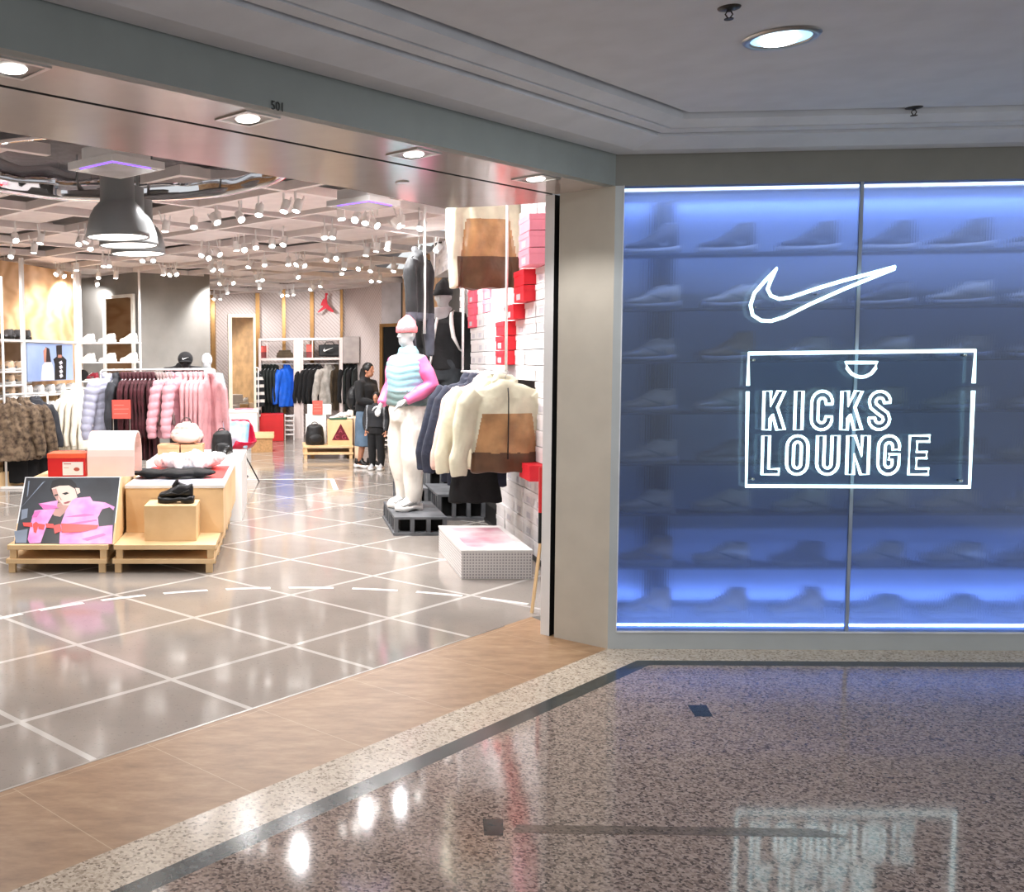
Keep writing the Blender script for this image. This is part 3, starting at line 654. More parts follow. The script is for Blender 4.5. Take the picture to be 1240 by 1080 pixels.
# ------------------------------------------------------------------ pallets and front display
def pallet(x, y, z, w, d, label, grp, loc_rz=0):
    t = E('display_pallet', label, 'pallet', (x, y, z), loc_rz, grp)
    O('deck', MB().box(0, w, 0, d, .07, .105), ply, t, bevel=.002)
    for ax in (.015, w - .065):
        for ay in (.015, d / 2 - .025, d - .065): O('foot', MB().box(ax, ax + .05, ay, ay + .05, 0, .07), ply, t, bevel=.002)
    return t
pw = .755; xs_ = (-2.085, -1.29)
first = None
for ci, x in enumerate(xs_):
    for ri in range(3):
        if ci == 0 and ri == 2: continue
        for lv in range(2):
            lab = '%s plywood pallet in the %s stack of the %s row of the poster display' % (('lower', 'upper')[lv], ('left', 'right')[ci], ('front', 'middle', 'rear')[ri])
            jx = .012 * (lv if ri == 0 else -lv) - .006
            loc = (x + jx, 7.21 + ri * .775, lv * .105 + 0)
            if first is None: first = pallet(*loc, pw, .75, lab, 'plywood pallets under the front display')
            else: dup(first, loc, 0, lab)
PZ = .21
# poster wedge
t = E('poster_stand', 'sloping plywood poster stand showing a model in a pink puffer vest', 'display', (0, 0, 0))
pA, pB = wpl(17.5, 656, (0, 7.24, 0), (0, 1, 0)), wpl(136, 656, (0, 7.24, 0), (0, 1, 0))
y1 = 7.62; z1 = wy(100, 578.5, y1).z; xA, xB = pA.x, pB.x; z0 = PZ
def slope(u, v, off=0):
    nrm = Vector((0, -(z1 - z0), (y1 - 7.24))).normalized() ; nrm = Vector((0, -abs(nrm.y), abs(nrm.z)))
    return Vector((xA + (xB - xA) * u, 7.24 + (y1 - 7.24) * v, z0 + (z1 - z0) * v)) + nrm * off
mb = MB(); side = [(7.235, z0 + .0), (y1 - .01, z1 - .01), (y1 + .02, z1 - .01), (y1 + .02, z0 + .0)]
mb.prism(side, lambda a, b: Vector((xA - .008, a, b)), lambda a, b: Vector((xB + .012, a, b))); O('wedge_body', mb, ply, t)
pbg = mat('poster_dark_backdrop', (48, 52, 60), .35, c2=(34, 36, 42), scale=4); pm = [pbg, mat('poster_hair', (24, 20, 22), .35), mat('poster_skin', (228, 196, 184), .35, var=.03), mat('poster_pink', (226, 128, 196), .35, c2=(244, 168, 216), scale=9), mat('poster_red', (226, 70, 66), .35, var=.05), mat('poster_light', (120, 130, 146), .35), mat('poster_skin_shade', (186, 140, 130), .35), mat('poster_lips', (150, 70, 76), .35), mat('poster_pink_fold', (206, 100, 172), .35), mat('poster_white_edge', (230, 230, 230), .4)]
mb = MB(); lay = [0]
def pp(pts, mi):
    lay[0] += 1; o = .004 + lay[0] * .00025
    q = []
    for x, y in pts:
        v = (730 - y) / 590; xL = 5 + 205 * v; xR = 930 + 130 * v; q.append(((x - xL) / (xR - xL), min(1, max(0, v))))
    mb.prism(q, lambda u, v: slope(u, v, o - .0002), lambda u, v: slope(u, v, o), mi)
mb.prism([(-.012, 0), (1.008, 0), (1.008, 1.012), (-.012, 1.012)], lambda u, v: slope(u, v, 0), lambda u, v: slope(u, v, .003), 9)
mb.prism([(0, .004), (1, .004), (1, 1), (0, 1)], lambda u, v: slope(u, v, .003), lambda u, v: slope(u, v, .004), 0)
for q in ([(225, 170), (238, 168), (200, 300), (185, 320)], [(350, 185), (380, 170), (130, 400), (110, 420)], [(120, 430), (180, 420), (160, 500), (100, 520)], [(20, 620), (150, 600), (120, 720), (20, 720)]): pp(q, 5)
pp([(300, 560), (400, 470), (520, 490), (520, 560), (440, 735), (255, 722)], 1)
pp([(410, 255), (425, 215), (445, 170), (520, 148), (620, 158), (655, 200), (664, 245), (640, 300), (430, 300)], 1)
pp([(470, 370), (580, 380), (540, 440), (470, 495), (415, 485), (400, 460)], 6)
pp([(428, 240), (500, 217), (590, 214), (640, 245), (652, 320), (600, 370), (560, 395), (510, 392), (460, 350), (436, 300)], 2)
pp([(645, 236), (682, 240), (685, 278), (655, 296)], 2)
pp([(430, 250), (470, 240), (480, 300), (475, 340), (510, 390), (460, 350), (436, 300)], 6)
pp([(515, 288), (560, 274), (582, 286), (545, 300)], 1); pp([(440, 300), (475, 292), (480, 304), (448, 312)], 1); pp([(515, 372), (560, 358), (592, 356), (560, 376), (530, 382)], 7); pp([(480, 300), (492, 345), (508, 348), (494, 322)], 6)
pp([(285, 380), (470, 350), (455, 400), (340, 560), (255, 722), (150, 725), (138, 690), (200, 520), (240, 440), (325, 430)], 3)
pp([(600, 350), (640, 330), (770, 318), (790, 358), (900, 370), (985, 410), (970, 440), (940, 415), (860, 450), (820, 500), (820, 580), (950, 570), (928, 735), (430, 735), (462, 570), (530, 440)], 3)
pp([(840, 470), (870, 430), (940, 412), (975, 445), (945, 560), (900, 575), (822, 582)], 1)
for q in ([(500, 500), (700, 470), (800, 480), (700, 495)], [(500, 560), (800, 520), (810, 532), (520, 580)], [(480, 650), (640, 610), (720, 620), (560, 650)], [(640, 690), (860, 640), (880, 655), (700, 705)], [(285, 380), (330, 430), (470, 420), (440, 400)], [(205, 500), (240, 450), (300, 440), (250, 500)]): pp(q, 8)
for q in ([(112, 548), (200, 548), (200, 585), (118, 580)], [(205, 560), (240, 540), (262, 560), (225, 640), (205, 630)], [(250, 555), (320, 565), (300, 610), (255, 600)], [(325, 556), (400, 560), (395, 598), (330, 592)], [(395, 575), (460, 560), (470, 620), (400, 645)], [(470, 556), (820, 572), (800, 600), (640, 632), (470, 636)]): pp(q, 4)
O('poster', mb, pm, t)
# plywood block behind the poster, red box and pink arch
def pbox(name, label, cat, x0, x1, y0, y1, z0, z1, m=ply, group=None, bevel=.003): return tag(O(name, MB().box(x0, x1, y0, y1, z0, z1), m, bevel=bevel), label, cat, group)
bh = z1 - .012
pbox('display_block', 'plywood display block hidden behind the poster stand, carrying the red box', 'block', xA + .01, xB, y1 + .03, 8.55, PZ, bh)
t = E('shoe_box', 'large red shoe box with a white label lying on the block behind the poster', 'box', (wy(79, 577, 7.75).x, 7.80, bh))
bw = .30; O('carton', MB().box(-bw / 2, bw / 2, 0, .25, 0, .15), red, t, bevel=.002); O('lid', MB().box(-bw / 2 - .004, bw / 2 + .004, -.004, .254, .148, .185), mat('orange_lid', (236, 96, 60), .45, var=.04), t, bevel=.002)
O('label', MB().box(-.03, .135, -.0062, -.004, .012, .118), white, t); O('label_picture', MB().ell((.083, -.0064, .06), (.024, .001, .015), 10).box(-.02, .04, -.0066, -.0062, .1, .106).box(-.02, .02, -.0066, -.0062, .07, .073), mat('label_print', (176, 80, 66), .5), t)
t = E('pink_arch', 'pale pink bent arch standing behind the poster stand', 'display', (wy(106, 577, 7.80).x, 7.80, bh))
mb = MB(); rin = .20; pts = []
for k in range(13): a = PI * (1 - k / 12); pts.append((.21 + .21 * math.cos(a), .16 + .19 * math.sin(a)))
pts = [(0, 0)] + pts + [(.42, 0)]
outer = pts; inner = [(.21 + (y - .21) * .955, max(0, z * .962 if z > 0 else 0)) for y, z in pts]
poly = outer + inner[::-1]; mb.prism(poly, lambda a, b: Vector((0, a, b)), lambda a, b: Vector((.375, a, b))); O('arch_shell', mb, mat('pale_pink_laminate', (246, 214, 206), .35, var=.03), t)
# right plywood cube
gX0, gX1, gY0, gY1, gZ = wy(153, 645, 7.74).x, wy(271, 645, 7.74).x, 7.74, 9.55, .586
t = E('display_table', 'large plywood display block with white top carrying the folded clothes', 'table', ((gX0 + gX1) / 2, 8.6, PZ)); gw = (gX1 - gX0) / 2
O('body', MB().box(-gw, gw, gY0 - 8.6, gY1 - 8.6, 0, gZ - PZ - .024), ply, t, bevel=.003); O('tabletop', MB().box(-gw - .006, gw + .006, gY0 - 8.606, gY1 - 8.594, gZ - PZ - .024, gZ - PZ), white, t, bevel=.002)
O('top_graphic', MB().box(-gw + .02, gw - .02, gY0 - 8.58, gY1 - 8.62, gZ - PZ, gZ - PZ + .0015), mat('grey_print_sheet', (150, 156, 170), .4, c2=(196, 196, 204), scale=6), t)
O('red_graphic', MB().box(-gw + .03, -gw + .17, -.4, .5, gZ - PZ + .0015, gZ - PZ + .0025).box(gw - .19, gw - .03, -.45, .55, gZ - PZ + .0015, gZ - PZ + .0025), mat('red_print', (222, 74, 70), .4, var=.1), t)
bx0, bx1 = wy(175, 655, 7.37).x, wy(238, 655, 7.37).x
t = E('plinth_block', 'small plywood cube in front of the table carrying the black sneaker', 'block', ((bx0 + bx1) / 2, 7.54, PZ)); hw = (bx1 - bx0) / 2
O('body', MB().box(-hw, hw, -.17, .18, 0, .268), ply, t, bevel=.003)
sn = make_sneaker('chunky black leather sneaker on the small plywood cube', (wy(213, 604, 7.52).x, 7.52, PZ + .268), -.12, bleather, brub, black, greyf, chunky=True, L=.27, logo=False)
# crumpled clothes
def cloth_pile(name, label, cx, cy, z, rx, ry, h, m, seed, amp=.02):
    r = np.random.RandomState(seed); mb = MB()
    mb.ell((0, 0, h * .3), (rx * .8, ry * .8, h * .3), 14)
    for k in range(30):
        a = r.rand() * 6.28; d = r.rand() ** .5
        mb.ell((rx * .72 * d * math.cos(a), ry * .72 * d * math.sin(a), h * (.35 + .3 * r.rand())), (.035 + .03 * r.rand(), .09 + .08 * r.rand(), .03 + .03 * r.rand()), 10, M=Matrix.Rotation(r.rand() * 6.28, 3, 'Z') @ Matrix.Rotation(.5 * (r.rand() - .5), 3, 'X'))
    me = soft(mb, name, m, .009, 1, lambda co, no: amp * (np.abs(np.sin(co[:, 0] * 42 + 6 * np.sin(co[:, 1] * 21))) - .5 + np.abs(np.sin(co[:, 1] * 38 + 5 * np.sin(co[:, 0] * 17))) * .6))
    zmin = min(v.co.z for v in me.vertices); o = O(name, me, None, loc=(cx, cy, z - zmin + .001)); return tag(o, label, 'clothing')
tcx = (gX0 + gX1) / 2
cloth_pile('folded_sweater', 'heap of crumpled white sweaters on the plywood table', tcx - .0, 8.95, gZ + .003, .36, .28, .15, whitef, 3, .010)
mb = MB()
for (x, y, rx, ry, rz_) in ((-.2, 0, .17, .13, .3), (0, -.02, .17, .15, 0), (.17, .02, .15, .13, -.2), (-.33, .03, .1, .05, .4), (0, .05, .3, .07, 0), (-.1, .0, .2, .06, .5), (.12, .02, .2, .05, -.4)): mb.ell((x, y, .03), (rx, ry, .034), 14, M=Matrix.Rotation(rz_, 3, 'Z'))
me = soft(mb, 'folded_trousers', blackf, .009, 1, folds(4, .010, 5)); zm = min(v.co.z for v in me.vertices)
tag(O('folded_trousers', me, None, loc=(tcx - .02, 8.25, gZ + .003 - zm)), 'black folded trousers lying at the front of the plywood table', 'clothing')
# rear white block with boxes, bag and backpack
wx1 = wy(296, 610, 9.75).x
pbox('display_block', 'white display block behind the plywood table', 'block', gX0 - .1, wx1 - .02, 9.6, 10.9, 0, .586, white)
for i, (a_, b_) in enumerate(((191, 217), (219, 245))):
    A, B = wy(a_, 547, 9.95).x, wy(b_, 547, 9.95).x
    t = E('tan_box', '%s of the two tan boxes under the quilted pink handbag' % ('left', 'right')[i], 'box', ((A + B) / 2, 10.08, .586)); O('carton', MB().box(-(B - A) / 2, (B - A) / 2, -.13, .13, 0, .128), cardboard, t, bevel=.003); O('lid', MB().box(-(B - A) / 2 - .003, (B - A) / 2 + .003, -.133, .133, .10, .131), cardboard, t, bevel=.002)
bgx = wy(226, 532, 10.05).x; bz = .586 + .131
bagm = fabric('quilted_pink_nylon', (206, 184, 176), .08, rough=.45, bump=.1)
mb = MB(); mb.ell((0, 0, .09), (.172, .09, .09), 20).ell((0, 0, .15), (.13, .075, .08), 20)
me = soft(mb, 'bag_body', bagm, .008, 3, lambda co, no: .007 * (np.abs(np.sin(co[:, 0] * 58)) ** .4 + np.abs(np.sin(co[:, 2] * 58)) ** .4 - 1.4)); zm = min(v.co.z for v in me.vertices)
t = E('quilted_handbag', 'pale pink quilted handbag standing on the two tan boxes', 'bag', (bgx, 10.08, bz)); O('bag_body', me, None, t, loc=(0, 0, -zm))
O('handle', MB().tube([(.05 * math.cos(a), -.03, .215 + .055 * math.sin(a)) for a in [PI * k / 10 for k in range(11)]], .006, 8), mat('dark_leather', (70, 56, 54), .5), t, True)
O('front_pocket', MB().ell((0, -.07, .07), (.13, .03, .055), 16), bagm, t, True)
bkx = wy(269, 548, 10.3).x
def backpack(name, label, loc, rz, w, h, m):
    t = E(name, label, 'bag', loc, rz); mb = MB(); mb.ering([(0, 0, 0, w * .45, w * .28), (0, 0, .02, w * .5, w * .33), (0, 0, h * .5, w * .48, w * .32), (0, 0, h * .85, w * .42, w * .28), (0, 0, h * .97, w * .28, w * .18), (0, 0, h, w * .1, w * .08)], 20)
    me = soft(mb, 'bag_body', m, .01, 3, folds(9, .005, 5)); zm = min(v.co.z for v in me.vertices); O('bag_body', me, None, t, loc=(0, 0, -zm))
    O('pocket', MB().ell((0, -w * .3, h * .3), (w * .36, w * .1, h * .24), 14), m, t, True)
    O('top_handle', MB().tube([(w * .16 * math.cos(a), w * .1, h * .97 + h * .13 * math.sin(a)) for a in [PI * k / 8 for k in range(9)]], .007, 6), m, t, True)
    for s in (-1, 1): O('shoulder_strap', MB().tube([(s * w * .2, w * .25, h * .9), (s * w * .34, w * .42, h * .6), (s * w * .36, w * .38, h * .25), (s * w * .4, w * .26, h * .06)], .012, 6), m, t, True)
    return t
bp_black = fabric('black_nylon', (22, 22, 24), .2, rough=.5)
backpack('black_backpack', 'black backpack standing on the white block beside the chair', (bkx, 10.3, .586), .15, .225, .25, bp_black)
make_sneaker('black and white shoe lying on the white block in front of the black backpack', (wy(270, 553, 10.15).x + .03, 10.0, .586), 1.2, bleather, wsole, black, greyf, L=.24, logo=False)

# chair with cushion
cX, cY = -.70, 12.7
t = E('shell_chair', 'red moulded shell chair on thin dark legs beside the display', 'chair', (cX, cY, 0), -.5)
mb = MB(); rs = []
prof_ = [(.24, .44), (.20, .42), (.10, .405), (-.02, .40), (-.14, .41), (-.20, .45), (-.235, .52), (-.25, .62), (-.255, .72), (-.25, .80)]
rows = []
for i, (y, z) in enumerate(prof_):
    wdt = [.20, .24, .27, .28, .28, .27, .25, .22, .19, .13][i]
    rows.append([Vector((wdt * s, -y + .06 * abs(s) ** 3 * (-1 if i > 4 else 0), z + (.12 if i < 6 else .0) * abs(s) ** 4)) for s in (-1, -.8, -.5, -.2, 0, .2, .5, .8, 1)])
n_ = 9; vs = [v for r in rows for v in r]; fs = [(k * n_ + i, k * n_ + i + 1, (k + 1) * n_ + i + 1, (k + 1) * n_ + i) for k in range(len(rows) - 1) for i in range(n_ - 1)]
mb.add(vs, fs); sh = O('shell', mb, mat('magenta_red_plastic', (190, 26, 60), .3, var=.04), t, True); m_ = sh.modifiers.new('s', 'SOLIDIFY'); m_.thickness = .012
for sx in (-1, 1):
    for sy in (-1, 1): O('leg', MB().tube([(sx * .10, sy * .09, .40), (sx * .25, sy * .24, 0)], .009, 8), black, t, True)
cush = fabric('blue_striped_cushion', (90, 176, 226), .1, c2=(228, 240, 248), scale=3)
mb = MB(); mb.box(-.19, .19, -.045, .045, -.17, .17).ell((0, 0, 0), (.17, .085, .15), 16); me = soft(mb, 'cushion', cush, .014, 9, folds(8, .006)); 
o = tag(O('cushion', me, None, loc=(cX + .03, cY - .06, .62), rz=-.5), 'sky blue and white cushion resting in the red shell chair', 'cushion'); o.rotation_euler.x = -.25
tag(O('floor_disc', MB().lathe([(.001, .012), (.16, .012), (.17, 0)], n=28), mat('dark_grey_rubber', (76, 76, 78), .6), loc=(wz(286, 577).x, wz(286, 577).y, 0)), 'dark grey round base plate on the floor beside the front display', 'base')

# ------------------------------------------------------------------ racks
def rack(name, label, x0, x1, y, z, r=.013, depth=.22, feet=True, cat='clothes rack'):
    t = E(name, label, cat, ((x0 + x1) / 2, y, 0)); L = (x1 - x0) / 2
    O('top_rail', MB().tube([(-L, 0, z - .06), (-L, 0, z - .02), (-L + .02, 0, z - .004), (-L + .05, 0, z), (L - .05, 0, z), (L - .02, 0, z - .004), (L, 0, z - .02), (L, 0, z - .06)], r, 10), whitemetal, t, True)
    for s in (-1, 1):
        O('post', MB().tube([(s * L, 0, z - .06), (s * L, 0, .02)], r, 10), whitemetal, t, True)
        if feet: O('foot', MB().box(s * L - .02, s * L + .02, -depth, depth, 0, .02), whitemetal, t, bevel=.004)
    return t
RY = 12.0; rx0, rx1 = wy(122, 447, RY).x, wy(260, 447, RY).x; rz_ = wy(190, 447.5, RY).z
rack('clothes_rack', 'white tubular clothes rack holding burgundy and pink garments', rx0, rx1, RY, rz_)
def rxp(px): return wy(px, 447, RY).x
lavj = garment('lav', 'lavender_puffer', lav, 1, w=.52, t=.2, L=.74, sl=.62, arm=.095, puffy=True, sa=.12)
hang(lavj, 'puffer_jacket', 'lavender grey puffer jacket at the left end of the burgundy rack', 'jacket', (rxp(131), RY, rz_ - .01), .9)
gj = garment('grey_top', 'charcoal_top', dgrey, 2, w=.42, t=.10, L=.72, sl=.5)
hang(gj, 'charcoal_top', 'dark charcoal top hanging beside the lavender puffer jacket', 'top', (rxp(143), RY, rz_ - .01), 1.25)
bj = garment('burg', 'burgundy_top', burg, 3, w=.46, t=.055, L=.98, sl=.6, sa=.05, arm=.06, fl=.45)
for i in range(9):
    hang(bj, 'burgundy_top', 'burgundy velour garment, %s from the left on the white rack' % ORD[i], 'clothing', (rxp(151 + i * 4.6), RY, rz_ - .01), PI / 2 - .15 + random.uniform(-.14, .14), 'burgundy garments on the rack')
for i in range(5): hang(garment('mauve', 'mauve_top', fabric('mauve_grey_fabric', (150, 128, 126)), 5, w=.4, t=.05, L=.62, sl=.45, sa=.03, arm=.05, fl=.45), 'mauve_top', 'mauve grey top, %s from the left between the burgundy and pink garments' % ORD[i], 'top', (rxp(193 + i * 3.6), RY, rz_ - .01), PI / 2 + random.uniform(-.1, .1), 'mauve tops on the rack')
pj_ = garment('pinkpuff', 'pink_puffer', pinkp, 6, w=.52, t=.16, L=.72, sl=.6, arm=.09, puffy=True, sa=.12)
for i, (px, a) in enumerate(((207, .95), (219, 1.1))): hang(pj_, 'puffer_jacket', '%s pale pink puffer jacket on the white rack' % ('left', 'right')[i], 'jacket', (rxp(px), RY, rz_ - .01), a, 'pink puffer jackets')
pc = garment('pinkcoat', 'pink_coat', pinkf, 7, w=.46, t=.07, L=1.0, sl=.62, sa=.06, arm=.06, fl=.5)
for i, px in enumerate((227, 234, 240, 246, 253)): hang(pc, 'pink_coat', 'long dusty pink coat, %s from the left on the white rack' % ORD[i], 'coat', (rxp(px), RY, rz_ - .01), PI / 2 - .2 - i * .04, 'long pink coats on the rack')
hang(pc, 'pink_coat', 'long dusty pink coat at the right end of the white rack, angled outwards', 'coat', (rxp(257), RY, rz_ - .01), 2.2)
# sign holder in front of the rack
def sign_board(label, px, py0, py1, pxw, Y, base_z=0, stem=True, m=coral):
    a, b = wy(px - pxw / 2, py1, Y), wy(px + pxw / 2, py0, Y); w = (b.x - a.x) / 2; t = E('sign_holder', label, 'sign', ((a.x + b.x) / 2, Y, base_z))
    mb = MB().box(-w, w, -.004, .004, a.z - base_z, b.z - base_z); O('sign_face', mb, m, t)
    O('sign_lines', MB().box(-w * .8, w * .7, -.0055, -.004, (a.z * .75 + b.z * .25) - base_z, (a.z * .72 + b.z * .28) - base_z).box(-w * .8, w * .8, -.0055, -.004, (a.z * .5 + b.z * .5) - base_z, (a.z * .47 + b.z * .53) - base_z).box(-w * .8, w * .3, -.0055, -.004, (a.z * .3 + b.z * .7) - base_z, (a.z * .27 + b.z * .73) - base_z), mat('faint_sign_print', (244, 150, 138), .5), t)
    if stem:
        for s in (-1, 1): O('stand', MB().tube([(s * w * .9, 0, a.z - base_z), (s * w * .9, 0, 0)], .006, 6), steel, t)
        O('base', MB().box(-w, w, -.08, .08, 0, .012), steel, t)
    return t
sign_board('coral red sign on a stand in front of the burgundy garments', 147, 484, 507, 22, 11.55)
# camouflage rack at the far left
CYr = 11.9; t = E('clothes_rack', 'white rack at the far left holding camouflage jackets', 'clothes rack', (wz(8, 592).x, wz(8, 592).y, 0)); q = wz(8, 592); zr = wy(8, 478, q.y).z
O('post', MB().tube([(0, 0, .02), (0, 0, wy(8, 335, q.y).z)], .016, 10), whitemetal, t, True); O('foot', MB().box(-.12, .22, -.03, .03, 0, .03), whitemetal, t, bevel=.004)
O('top_rail', MB().tube([(0, 0, zr), (.42, .5, zr)], .012, 8), whitemetal, t, True); O('post', MB().tube([(.42, .5, .02), (.42, .5, zr)], .012, 8), whitemetal, t, True)
cj = garment('camo', 'camo_jacket', camo, 11, w=.54, t=.17, L=.72, sl=.58, arm=.09, puffy=False, amp=.012)
for i in range(3):
    f = .1 + i * .3; hang(cj if i < 2 else gj, 'camouflage_jacket' if i < 2 else 'dark_jacket', ('brown camouflage jacket at the front of the far left rack', 'brown camouflage jacket behind the first one on the far left rack', 'dark charcoal top at the back of the far left rack')[i], 'jacket', (q.x + .42 * f + .02, q.y + .5 * f, zr - .01), .55 + .1 * i)
bt = garment('blackpants', 'black_trousers', blackf, 12, w=.34, t=.10, L=.52, sl=0)
for i, px in enumerate((18, 32, 43)):
    p = wy(px, 535, q.y + .25 + .1 * i); o = E('hanging_trousers', 'black trousers hanging low on the far left rack, %s from the left' % ORD[i], 'trousers', (p.x, p.y, p.z), .4, 'black trousers on the far left rack')
    g = bpy.data.objects.new('cloth_body', bt); COL.objects.link(g); g.parent = o
    O('hanger', MB().tube([(-.15, 0, .0), (.15, 0, .0)], .006, 6), steel, o)
    if i > 0: O('tag', MB().box(-.06, .03, -.064, -.060, -.06, -.02), white, o)
# cream hoodies
crj = garment('creamj', 'cream_hoodie', cream, 13, w=.46, t=.09, arm=.06, fl=.6, L=.74, sl=.58, hood=True)
q2 = wy(96, 470, 13.6); t = E('clothes_rail', 'short white rail holding the cream hoodies', 'clothes rack', (q2.x, 13.6, 0)); O('top_rail', MB().tube([(-.22, 0, q2.z), (.22, 0, q2.z)], .012, 8), whitemetal, t); O('post', MB().tube([(-.22, 0, 0), (-.22, 0, q2.z)], .012, 8), whitemetal, t); O('post', MB().tube([(.22, 0, 0), (.22, 0, q2.z)], .012, 8), whitemetal, t)
for i in range(4): hang(crj, 'cream_hoodie', 'cream hoodie, %s from the left on the short rail under the sneaker shelves' % ORD[i], 'hoodie', (q2.x - .15 + .09 * i, 13.6, q2.z - .01), 1.0, 'cream hoodies')
#@@PART4
# ------------------------------------------------------------------ left shelving wall (oblique)
A0 = wy(95, 436, 15.0); A0.z = 0; ang = math.radians(90 - 15.5); DL = Vector((math.cos(ang), math.sin(ang), 0)); NL = Vector((DL.y, -DL.x, 0))   # along, facing right
def lp(px, py, off=0.0): return wpl(px, py, A0 + NL * off, NL)
def lt(px, off=0.0): return (lp(px, 436, off) - A0).dot(DL)
unit = E('shelving_unit', 'tall white framed plywood shelving unit of sneakers along the left wall', 'shelving', A0, ang)
# local: x along DL, -y toward viewer (facing NL = rotate -90)
tL, tM, tR = lt(-10, .38), lt(28.5, .38), lt(96, .38); topz = 2.9
def UB(name, x0, x1, y0, y1, z0, z1, m, par=unit): return O(name, MB().box(x0, x1, y0, y1, z0, z1), m, par)
UB('back_panel', tL, tR + .75, 0, .03, .05, topz, plyback)
for x, w_ in ((tL, .03), (tM, .03), (tR - .04, .06)): UB('upright', x - w_, x + w_, -.40, -.36, 0, topz, whitemetal)
def lz(px, py, off=.2): return lp(px, py, off).z
z413 = lz(60, 413)
UB('header_shelf', tL, tR, -.40, 0, z413 - .03, z413, white)
rows_mid = [lz(62, y) for y in (476, 496, 520, 545)]
for z in rows_mid: UB('shelf', tM + .03, tR - .05, -.38, 0, z - .022, z, white)
rows_l = [lz(15, y) for y in (449, 465, 480, 500, 525)]
for z in rows_l: UB('shelf', tL + .03, tM - .03, -.38, 0, z - .022, z, white)
UB('base_drawer', tL, tR, -.38, 0, 0, .2, ply)
for x in (tM + .35, tM + .95, tM + 1.5): UB('divider', x - .012, x + .012, -.34, -.002, rows_mid[3], rows_mid[0] - .02, ply)
# poster of two people
pz0, pz1 = lz(60, 461, .38), lz(60, 416, .38); px0, px1 = lt(33, .38), lt(88, .38)
mb = MB(); mb.box(px0, px1, -.385, -.36, pz0, pz1, 0); W_, H_ = px1 - px0, pz1 - pz0
def bp_(pts, mi, o=[0]):
    o[0] += 1; y = -.386 - o[0] * .0006; mb.prism([(px0 + u * W_, pz0 + v * H_) for u, v in pts], lambda a, b: Vector((a, y, b)), lambda a, b: Vector((a, y - .0005, b)), mi)
bp_([(.26, .02), (.30, .42), (.36, .5), (.5, .5), (.55, .3), (.56, .02)], 1); bp_([(.34, .5), (.33, .8), (.38, .9), (.44, .88), (.46, .5)], 2); bp_([(.38, .5), (.40, .88), (.36, .92), (.46, .86), (.49, .5)], 3)
bp_([(.56, .02), (.57, .45), (.54, .58), (.64, .67), (.76, .66), (.84, .56), (.82, .02)], 4); bp_([(.62, .62), (.61, .95), (.74, .97), (.74, .64)], 3); bp_([(.64, .62), (.65, .7), (.73, .7), (.73, .62)], 2)
for k in range(4): bp_([(.66, .5 - k * .12), (.72, .54 - k * .12), (.75, .47 - k * .12), (.69, .42 - k * .12)], 1)
po = O('framed_poster', mb, [mat('poster_blue', (134, 156, 200), .4, c2=(156, 176, 214), scale=2), mat('poster_white_shirt', (214, 212, 226), .4), mat('poster_face', (176, 122, 104), .4), mat('poster_dark_hair', (40, 34, 38), .4), mat('poster_black_shirt', (26, 26, 30), .4)], None)
po.location = A0; po.rotation_euler.z = ang; tag(po, 'blue poster of two people seen against the sky on the left shelving', 'poster')
wsn = make_sneaker('white low-top sneaker in the middle bay of the left shelving, top row, first from the left', A0, 0, wleather, wsole, wleather, mat('pale_grey_logo', (176, 178, 182), .5), L=.29, group='white sneakers on the left shelving')
used = False
def put(src, tx, z, lab, off=-.24, rz=.25, grp=None):
    global used
    p = A0 + DL * tx + NL * (-off)
    loc = (p.x, p.y, z)
    if src is wsn and not used: used = True; wsn.location = loc; wsn.rotation_euler.z = rz; wsn['label'] = lab; return wsn
    return dup(src, loc, rz, lab, grp)
bay = ['top', 'second', 'third', 'lowest']
for r_, z in enumerate(rows_mid):
    for i in range(5):
        tx = tM + .2 + (tR - tM - .35) * i / 4.0
        put(wsn, tx, z, 'white sneaker in the wide bay below the blue poster, %s row, %s from the left' % (bay[r_], ORD[i]), rz=-.35)
blk = make_sneaker('dark grey sneaker on the header shelf at the far left, first from the left', (0, 0, 0), 0, mat('dark_grey_upper', (70, 70, 72), .6), brub, black, greyf, L=.29, group='dark sneakers on the header shelf')
for i in range(3):
    pp_ = lp((5, 15, 26)[i], 413, .2); loc = (pp_.x, pp_.y, z413)
    lab = 'dark grey sneaker on the header shelf at the far left, %s from the left' % ORD[i]
    if i == 0: blk.location = loc; blk.rotation_euler.z = -.4; blk['label'] = lab
    else: dup(blk, loc, -.4, lab)
bsn = make_sneaker('beige sneaker', (0, 0, -5), 0, mat('beige_upper', (206, 180, 152), .6), wsole, wleather, greyf, L=.28, group='beige sneakers on the left shelving')
k_ = 0
for r_, z in enumerate(rows_l[:3]):
    for i, px in enumerate((6, 17, 26)):
        pp_ = lp(px, 450, .2); loc = (pp_.x, pp_.y, z); lab = 'beige sneaker in the leftmost bay, %s row under the header shelf, %s from the left' % (ORD[r_], ORD[i])
        if k_ == 0: bsn.location = loc; bsn.rotation_euler.z = -.4; bsn['label'] = lab
        else: dup(bsn, loc, -.4, lab)
        k_ += 1
